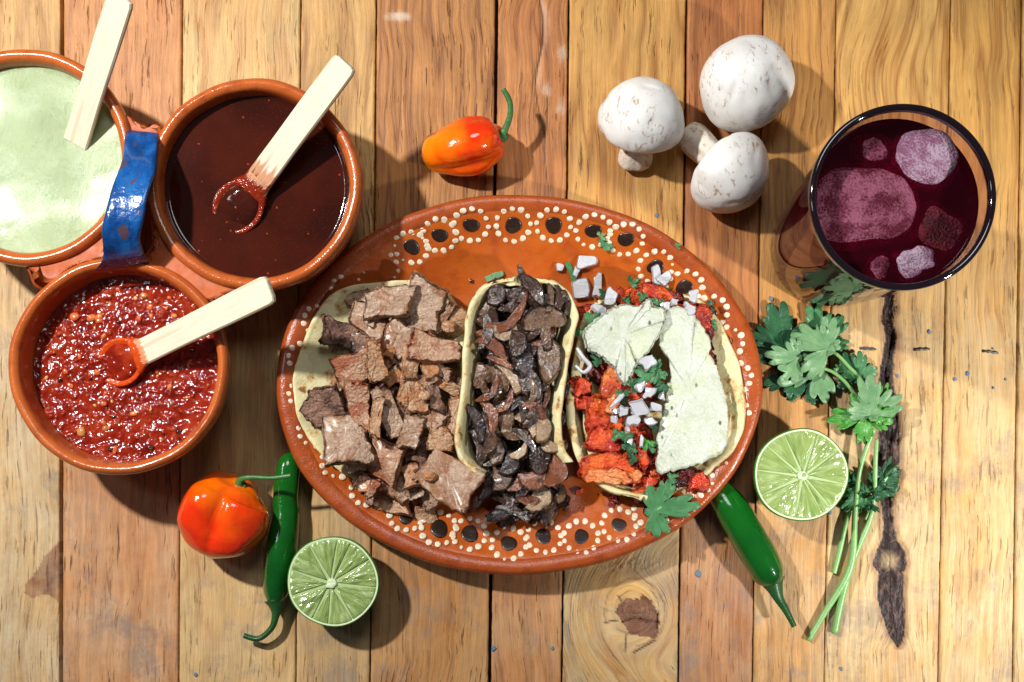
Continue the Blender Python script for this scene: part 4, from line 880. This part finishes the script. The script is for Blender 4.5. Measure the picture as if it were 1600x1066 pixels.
def mush_mat(name, c1, c2, c3):
    m = Mt(name); a = m.noise(.04, detail=4); b = m.noise(.06, detail=5, rough=.7, off=4)
    col = m.mix(m.rng(a, .35, .65), c1, c2); col = m.mix(m.rng(b, .52, .66), col, c3)
    ed = m.math('ADD', m.attr('edge'), m.math('MULTIPLY', m.math('SUBTRACT', b, .5), .5)); col = m.mix(m.rng(ed, .82, .98, 0, .9), col, (34, 24, 26))
    m.p(color=col, rough=.16, spec=.6, coat=.5, coatr=.08, sss=.05, ssss=4*K, normal=m.bump(m.math('ADD', b, m.noise(.25, detail=3, off=8)), 3, .7)); return m.m
MU = [mush_mat('mushroom_tan', (116, 86, 64), (92, 66, 48), (60, 40, 30)), mush_mat('mushroom_brown', (74, 50, 38), (56, 38, 30), (32, 21, 19)), mush_mat('mushroom_charred', (70, 54, 50), (50, 40, 42), (24, 18, 22)), mush_mat('mushroom_pale', (168, 142, 112), (146, 118, 90), (112, 84, 62)), mush_mat('mushroom_reddish', (132, 76, 48), (110, 62, 40), (60, 34, 26))]
def slice_outline(s, seed):
    rn = random.Random(seed); k = rn.uniform(.8, 1.15)
    pts = [(-.18, 1.0), (-.2, .5), (-.26, .12), (-.55, .2), (-.92*k, .12), (-.98*k, -.15), (-.8*k, -.5), (-.4, -.76), (0, -.84), (.4, -.76), (.8*k, -.5), (.98*k, -.15), (.92*k, .12), (.55, .2), (.26, .12), (.2, .5), (.18, 1.0)]
    o_ = spline([(x*s/2, y*s/2) for x, y in pts], 56, True); return o_
def cres_outline(s, seed):
    o_ = []
    for i in range(24): a = math.radians(-70+140*i/23); o_.append((s*.62*math.cos(a)-s*.3, s*.62*math.sin(a)))
    for i in range(24): a = math.radians(62-124*i/23); o_.append((s*.5*math.cos(a)-s*.36, s*.5*math.sin(a)))
    return np.array(o_)
def mpiece(kind, m_, px, py, z, w, h, yaw, seed, parent=None, **kw):
    if m_ == 2 and seed % 2: m_ = 1
    if kind == 's': o_ = slice_outline(w, seed)
    elif h > 1.3*w: o_ = banana_outline(w*1.15, h*1.15, seed); kw['skin'] = True
    elif w > 1.3*h: o_ = banana_outline(h*1.15, w*1.15, seed); kw['skin'] = True; yaw += 90
    else: o_ = slice_outline(max(w, h)*1.25, seed) if seed % 2 else banana_outline(w*.8, h*1.5, seed)
    return piece('mushroom_slice', MU[m_], px, py, z, w, h, kw.pop('th', 8), yaw, seed, parent or t2, outl=o_, nd=kw.pop('nd', 1.8), jit=.2, cor=.2, bend=random.Random(seed).uniform(-.012, .016), **kw)
rn = random.Random(21)
for k in range(70):   # lower layer
    t = rn.random(); py = 462+t*345; hw_ = 58 if py < 700 else 58-(py-700)*.15
    px = 808+(12 if py > 700 else 0)+rn.uniform(-hw_, hw_); mpiece('b', rn.choice([1, 2, 0, 1, 0, 4]), px, py, rn.uniform(44, 66)-(18 if py > 740 else 0), rn.uniform(12, 24), rn.uniform(30, 58), rn.uniform(-80, 80), 100+k)
MP = [('b', 1, 833, 452, 118, 20, 52, -38, 1), ('b', 2, 815, 430, 118, 10, 26, -10, 1), ('b', 1, 810, 458, 108, 34, 20, -12, 2), ('b', 2, 776, 462, 104, 24, 32, 20, 3), ('b', 0, 765, 478, 100, 28, 30, 30, 4), ('b', 2, 842, 470, 112, 30, 22, 0, 5), ('b', 0, 858, 468, 108, 10, 42, 3, 6), ('b', 1, 872, 468, 108, 12, 40, 4, 7), ('b', 1, 885, 474, 104, 10, 36, -6, 8),
      ('b', 4, 792, 500, 112, 12, 86, 52, 9), ('b', 3, 790, 517, 106, 34, 24, -12, 10), ('b', 0, 762, 502, 92, 30, 22, -10, 11), ('s', 0, 850, 508, 112, 74, 60, -8, 12), ('b', 0, 856, 560, 106, 32, 70, -6, 13), ('b', 4, 772, 544, 106, 18, 48, -52, 14), ('b', 2, 808, 538, 108, 26, 34, 10, 15), ('b', 2, 818, 568, 104, 26, 44, 14, 16), ('b', 3, 790, 572, 88, 12, 40, -30, 17),
      ('b', 3, 796, 590, 102, 13, 50, -38, 18), ('b', 0, 778, 602, 100, 22, 56, -8, 19), ('b', 0, 752, 588, 90, 26, 34, 12, 20), ('b', 1, 822, 596, 104, 26, 38, -20, 21), ('b', 1, 818, 618, 98, 34, 14, 24, 22), ('b', 4, 852, 618, 96, 9, 44, 6, 23), ('b', 2, 842, 640, 92, 20, 40, -40, 24), ('b', 0, 832, 640, 104, 26, 20, 24, 25), ('b', 3, 826, 662, 104, 16, 40, -44, 26),
      ('b', 3, 846, 668, 106, 22, 38, -8, 27), ('b', 3, 858, 694, 100, 36, 16, 34, 28), ('b', 0, 802, 676, 100, 42, 16, 14, 29), ('b', 3, 812, 706, 106, 30, 12, -38, 30), ('b', 0, 786, 652, 96, 24, 48, -2, 31), ('b', 2, 745, 662, 96, 16, 56, -20, 32), ('b', 2, 748, 700, 84, 18, 60, -10, 33), ('b', 0, 772, 700, 92, 24, 44, -22, 34), ('b', 1, 870, 655, 92, 20, 30, 10, 35),
      ('b', 2, 796, 725, 92, 32, 26, 20, 36), ('b', 0, 782, 748, 84, 26, 34, 6, 37), ('b', 2, 762, 752, 68, 18, 54, 4, 38), ('b', 2, 842, 718, 92, 30, 40, -10, 39), ('b', 4, 834, 748, 88, 40, 26, -16, 40), ('b', 4, 868, 738, 92, 26, 44, 24, 41), ('b', 2, 856, 728, 80, 16, 34, 50, 42), ('b', 1, 812, 760, 74, 18, 46, -8, 43), ('b', 3, 842, 776, 72, 40, 36, 20, 44), ('b', 4, 826, 782, 76, 28, 14, 8, 45),
      ('b', 2, 818, 800, 58, 44, 12, 4, 46), ('b', 0, 876, 772, 60, 14, 26, 20, 47), ('b', 2, 846, 806, 52, 9, 32, -38, 48), ('b', 0, 785, 612, 84, 34, 16, 30, 49), ('b', 1, 880, 600, 84, 12, 52, 0, 50), ('s', 1, 792, 560, 92, 44, 40, 60, 51), ('s', 3, 866, 700, 88, 40, 40, 150, 52), ('s', 0, 800, 640, 88, 44, 40, 20, 53)]
for k, (kd, m_, px, py, z, w, h, yaw, sd) in enumerate(MP): mpiece(kd, m_, px, py, z, w, h, yaw, sd+200)
rn = random.Random(77)
for k in range(46):
    t = rn.random(); py = 470+t*330; hw_ = 52 if py < 690 else 46-(py-690)*.12; px = 806+(14 if py > 700 else 0)+rn.uniform(-hw_, hw_)
    mpiece('b', rn.choice([0, 1, 1, 4, 2, 1]), px, py, (rn.uniform(98, 114) if py < 700 else rn.uniform(70, 90)-(py-700)*.12), rn.uniform(8, 15), rn.uniform(26, 52), rn.uniform(-70, 70), 600+k, th=5)
o_ = cres_outline(64, 1); piece('mushroom_slice', MU[2], 776, 782, 62, 0, 0, 14, 32, 401, t2, pitch=4, roll=6, nd=1.4, outl=spline(np.array([(x*.75+4, y) for x, y in o_])[::2], 56, True)*np.array([1.5, 1.0]))
sp_ = piece('mushroom_scrap', MU[0], 862, 834, 30, 22, 38, 6, 24, 402, None, pitch=0, roll=10, nd=2.5, jit=.25)
tag(sp_, 'small curled mushroom scrap fallen on a black spot near the lower lip of the plate', 'mushroom scrap')
# ---- taco 3: al pastor
x, y, z = W(1020, 610, 0)
t3 = thing('taco', 'right hand taco of red marinated meat under white cheese slices, onion and cilantro', 'taco', (x, y, 14), 'tacos on the clay plate')
trough('tortilla', [(930, 476), (912, 498), (904, 530), (896, 570), (888, 615), (886, 655), (896, 700), (914, 738), (950, 764), (1000, 776)], [(1000, 455), (1082, 470), (1114, 500), (1138, 545), (1154, 600), (1156, 650), (1144, 692), (1112, 728), (1080, 750), (1040, 772)], 84, 42, 26, 7, t3, 14)
trough('tortilla', [(936, 480), (924, 500), (918, 530), (916, 570), (914, 615), (912, 655), (918, 700), (932, 738), (956, 756), (990, 764)], [(1000, 462), (1072, 476), (1100, 506), (1124, 548), (1138, 600), (1140, 650), (1130, 690), (1100, 720), (1066, 742), (1030, 762)], 66, 46, 32, 6, t3, 10)
PAS = [meat('pastor_orange', (232, 110, 26), (218, 76, 18), (188, 34, 12), (160, 20, 10), .3), meat('pastor_red', (212, 52, 14), (222, 84, 22), (166, 20, 10), (120, 12, 10), .28), meat('pastor_pale', (226, 160, 100), (230, 126, 54), (200, 74, 28), (184, 48, 22), .3), meat('pastor_dark', (110, 22, 18), (134, 34, 22), (70, 14, 16), (50, 12, 14), .25)]
QP = [(945, 655, 82, 52, 58, 4, 0), (950, 690, 88, 56, 34, 0, 0), (953, 728, 80, 76, 48, 10, 0), (948, 742, 84, 66, 26, 8, 2), (957, 605, 84, 32, 52, 4, 2), (906, 617, 78, 28, 44, -20, 1), (912, 606, 84, 22, 26, 8, 1), (1010, 762, 62, 38, 34, -10, 0), (1003, 708, 92, 14, 56, -16, 0), (986, 744, 76, 44, 20, -14, 2), (1093, 753, 66, 22, 30, 30, 1), (1075, 745, 64, 36, 26, 10, 3), (1060, 752, 66, 26, 22, -20, 3), (1018, 782, 40, 40, 14, 2, 3),
      (925, 488, 78, 44, 24, -6, 1), (934, 494, 74, 30, 26, 10, 0), (968, 468, 74, 18, 28, 6, 1), (990, 466, 76, 28, 24, 10, 0), (1030, 458, 74, 46, 20, 8, 0), (1010, 456, 72, 28, 20, -20, 1), (1050, 462, 70, 30, 18, 30, 3), (1098, 496, 82, 28, 26, 20, 1), (1106, 516, 76, 16, 24, -20, 3), (985, 600, 70, 60, 60, 0, 1), (990, 560, 68, 60, 60, 20, 3), (960, 570, 74, 40, 40, 0, 1), (1005, 690, 66, 50, 60, 0, 1), (1000, 740, 58, 50, 50, 8, 1), (930, 570, 62, 40, 50, 10, 3), (925, 640, 62, 30, 60, 0, 3), (975, 690, 70, 30, 50, 12, 1), (1040, 745, 56, 50, 30, 0, 1), (960, 780, 34, 16, 10, 20, 3), (1020, 600, 66, 50, 60, 0, 1), (1026, 730, 70, 30, 40, -20, 0), (1000, 775, 52, 24, 22, 20, 1), (1070, 500, 62, 60, 50, 0, 1), (1100, 560, 50, 40, 60, 0, 3), (962, 630, 94, 26, 30, 12, 2)]
for k, (px, py, z, w, h, yaw, m_) in enumerate(QP): piece('pastor_slice', PAS[m_], px, py, z, w, h, 9, yaw, 500+k, t3, nd=4.0, jit=.2, ns=.11, cor=.2)
mm = Mt('white_cheese'); a = mm.noise(.04, detail=5, rough=.6); b = mm.noise(.25, detail=4, off=3); fk = mm.voro((.06, .035, .05), off=2)
col = mm.mix(mm.rng(a, .35, .68), (200, 204, 192), (184, 190, 168)); col = mm.mix(mm.rng(fk.outputs['Distance'], .09, .12, .9, 0), col, (92, 88, 52)); col = mm.mix(mm.rng(mm.noise(.018, detail=3, off=14), .5, .62, 0, .5), col, (190, 198, 156))
mm.p(color=col, rough=.28, spec=.5, sss=.3, sssr=(1, 1, .7), ssss=6*K, coat=.15, coatr=.2, normal=mm.bump(mm.math('ADD', mm.noise(.05, detail=3, off=7), mm.math('ADD', mm.math('MULTIPLY', b, .8), mm.math('ADD', mm.rng(fk.outputs['Distance'], .05, .16, -1.2, 0), mm.math('MULTIPLY', mm.voro(.16, feature='SMOOTH_F1').outputs['Distance'], -.5)))), 3.2, .8)); CHS = mm.m
def cheese(pts, z, pitch_zf, seed):
    o_ = spline([W(x, y, z)[:2] for x, y in pts], 140, True); o_ = o_+np.array([[3.2*nz(i*.7, 3, seed), 3.2*nz(i*.7, 9, seed)] for i in range(140)])
    V, F, E, U = sheet(o_, 8, fr=(.15, .3, .45, .6, .72, .83, .91, .96), zf=lambda x, y, f: z+pitch_zf(x, y)-3*f**4, nd=1.8, ns=.07, rnd=.6, seed=seed)
    return V, F, E
V, F, E = cheese([(1040, 487), (1062, 480), (1085, 495), (1101, 515), (1111, 538), (1108, 550), (1117, 567), (1126, 590), (1133, 620), (1138, 655), (1136, 690), (1128, 708), (1112, 716), (1085, 728), (1050, 736), (1026, 738), (1027, 700), (1028, 670), (1036, 642), (1040, 625), (1041, 605), (1048, 585), (1041, 555), (1030, 540), (1028, 515)], 88, lambda x, y: 5*math.sin((x-1000)/38)+5*nz(x*.02, y*.02, 3)+3*nz(x*.06, y*.06), 3)
build('cheese_slice', V, F, CHS, t3, attrs={'edge': E})
V, F, E = cheese([(911, 524), (916, 513), (934, 497), (955, 483), (977, 474), (995, 478), (1006, 472), (1016, 466), (1023, 479), (1040, 482), (1038, 505), (1027, 530), (1008, 556), (990, 580), (978, 601), (968, 594), (960, 578), (944, 562), (927, 553), (914, 542)], 104, lambda x, y: (y-540)*-.06+7*nz(x*.018, y*.018, 5)+3*nz(x*.06, y*.06), 8)
build('cheese_slice', V, F, CHS, t3, attrs={'edge': E})
rn = random.Random(4)
mm = Mt('onion'); mm.p(color=mm.mix(mm.noise(.08, detail=3), (202, 202, 204), (178, 178, 186)), rough=.15, spec=.5, sss=.5, sssr=(1, 1, 1), ssss=5*K, coat=.3, coatr=.1, normal=mm.bump(mm.noise(.05, .3, .1, detail=2), 2, .4)); ONI = mm.m
for (px, py, w, h, yaw, z) in ((1001, 636, 26, 32, -28, 118), (1014, 613, 20, 24, 10, 108), (975, 641, 17, 19, 5, 112), (989, 657, 28, 20, 0, 108), (1015, 657, 18, 16, -30, 106), (1024, 636, 18, 18, 10, 104), (961, 656, 11, 12, 0, 106), (961, 642, 12, 12, -20, 108), (981, 670, 8, 20, -8, 104), (964, 627, 8, 36, 38, 112), (994, 641, 18, 16, 0, 106), (1002, 603, 14, 18, 40, 104), (1034, 618, 14, 14, 0, 98), (1012, 566, 30, 18, -38, 106), (985, 690, 12, 10, 10, 104), (1040, 476, 16, 14, 20, 86), (1052, 472, 14, 16, -10, 88), (1082, 464, 16, 24, -3, 92), (1078, 485, 20, 20, 20, 88), (934, 484, 22, 18, 34, 98), (955, 462, 16, 28, 12, 84), (1003, 687, 6, 22, 4, 100)):
    piece('onion_dice', ONI, px, py, z, w*.84, h*.84, 7, yaw, int(px+py), t3, nd=1.2, jit=.24, cor=.14, pitch=rn.uniform(-26, 26), roll=rn.uniform(-26, 26), bend=0, n=28)
for k, (bx, by, tx, ty, z, tn) in enumerate(((1012, 592, 990, 575, 104, 1), (1020, 585, 1030, 560, 100, 1), (1000, 600, 985, 615, 98, 0), (1030, 580, 1015, 600, 102, 1), (1010, 575, 1022, 555, 104, 1), (1035, 600, 1022, 620, 100, 0), (990, 605, 1005, 590, 100, 1), (1025, 615, 1040, 600, 96, 0), (968, 622, 985, 612, 104, 1), (975, 630, 960, 622, 102, 0), (966, 676, 956, 690, 100, 1), (974, 686, 990, 676, 100, 1), (980, 695, 985, 712, 98, 0), (992, 700, 978, 704, 98, 1), (1012, 690, 1006, 706, 98, 3), (1016, 700, 1028, 690, 94, 1), (992, 712, 986, 728, 94, 0), (1020, 670, 1028, 658, 92, 0), (920, 502, 938, 488, 106, 1), (924, 506, 912, 512, 98, 1), (1006, 466, 996, 456, 88, 1), (1032, 476, 1018, 466, 84, 1), (1104, 478, 1118, 490, 84, 0), (1118, 508, 1104, 512, 78, 1), (938, 566, 925, 548, 92, 0), (1047, 748, 1060, 738, 84, 1), (905, 515, 900, 528, 96, 1), (945, 462, 935, 452, 80, 0), (978, 471, 984, 460, 84, 1), (952, 470, 966, 474, 82, 0))):
    leaf((bx, by), (tx, ty), z, tn, 900+k, t3, 6, .8, 'cilantro_leaf')
V, F, _ = sweep([W(902, 545, 96), W(912, 560, 100), W(922, 572, 100), W(912, 582, 96), W(900, 572, 92)], [3, 3.5, 3.5, 3, 2.5], 30, 10, flat=1.8); build('onion_curl', V, F, ONI, t3)
# loose garnish on the plate
def loose(name, label, cat, px, py, w, h, yaw, mat, th=7, group=None, up=4):
    x, y, z = on_plate(px, py, up); rn = random.Random(int(px*3+py))
    V, F, E, U = sheet(quad_outline(w*.9, h*.9, int(px+py), .22, 28, .12), th, cen=(0, 0), nd=.5)
    o = build(name, xf(V, (x, y, z), yaw, rn.uniform(-8, 8), rn.uniform(-8, 8)), F, mat, None, attrs={'edge': E}, uv=[(v[0]*.08, v[1], 0) for v in V]); tag(o, label, cat, group); return o
g_ = 'onion dice scattered above the right taco'
loose('onion_dice', 'largest flat onion piece lying alone on the orange upper part of the plate', 'onion', 917, 409, 30, 20, -3, ONI, group=g_)
loose('onion_dice', 'small square onion piece furthest left on the upper plate', 'onion', 874, 418, 14, 11, 8, ONI, group=g_)
loose('onion_dice', 'narrow onion sliver beside the long green herb strip', 'onion', 900, 424, 9, 18, 22, ONI, group=g_)
loose('onion_dice', 'tall pointed onion shard between the middle and right tacos', 'onion', 933, 442, 17, 38, 4, ONI, group=g_, up=7)
loose('onion_dice', 'broad layered onion piece touching the top right of the mushroom taco', 'onion', 906, 450, 24, 28, -14, ONI, group=g_, up=8)
loose('onion_dice', 'long pointed onion piece covering a black painted spot at the upper right', 'onion', 1028, 428, 17, 42, -14, ONI, group=g_, up=5)
loose('onion_dice', 'short onion piece under the pointed one on the painted spot', 'onion', 1038, 436, 16, 26, 40, ONI, group=g_, up=9)
loose('herb_strip', 'long green herb strip leaning by the loose onion above the mushroom taco', 'herb', 892, 423, 8, 38, -24, LF[1], 2.5)
loose('herb_strip', 'short pale green herb strip above the tortilla rim of the middle taco', 'herb', 769, 433, 30, 10, -16, LF[2], 3)
loose('herb_strip', 'green herb stalk lying across the dots below the pointed onion', 'herb', 1030, 450, 38, 7, 4, LF[1], 3)
loose('peppercorn_crumb', 'tiny black crumb left of the short green herb strip', 'crumb', 735, 438, 5, 5, 0, MU[2], 4)
loose('chilli_flake', 'dark red flake lying alone below the right taco', 'crumb', 955, 787, 14, 10, 20, PAS[3], 3)
loose('chilli_flake', 'dark flake tucked against the tortilla bottom of the right taco', 'crumb', 966, 771, 11, 7, 0, PAS[3], 3)
loose('pastor_crumb', 'small orange meat crumb between the middle and right tacos', 'crumb', 905, 768, 15, 9, -20, PAS[0], 6)
for lb, b_, t_, tn in (('small cilantro leaf between two black spots at the top right of the plate', (942, 382), (966, 366), 1), ('tiny cilantro leaf left of the pair of black spots at the top', (938, 370), (946, 362), 2), ('curled bit of cilantro left of the pointed onion', (986, 442), (1000, 436), 1)):
    z = on_plate(*b_)[2]+3; o = leaf(b_, t_, z, tn, int(b_[0]), None, 3, .6 if b_[0] == 942 else 1, 'cilantro_bit'); tag(o, lb, 'herb')
o = leaf((1058, 386), (1064, 380), 72, 1, 77, None, 2, 1, 'cilantro_bit'); tag(o, 'tiny cilantro speck stuck on the outer rim at the upper right of the plate', 'herb')
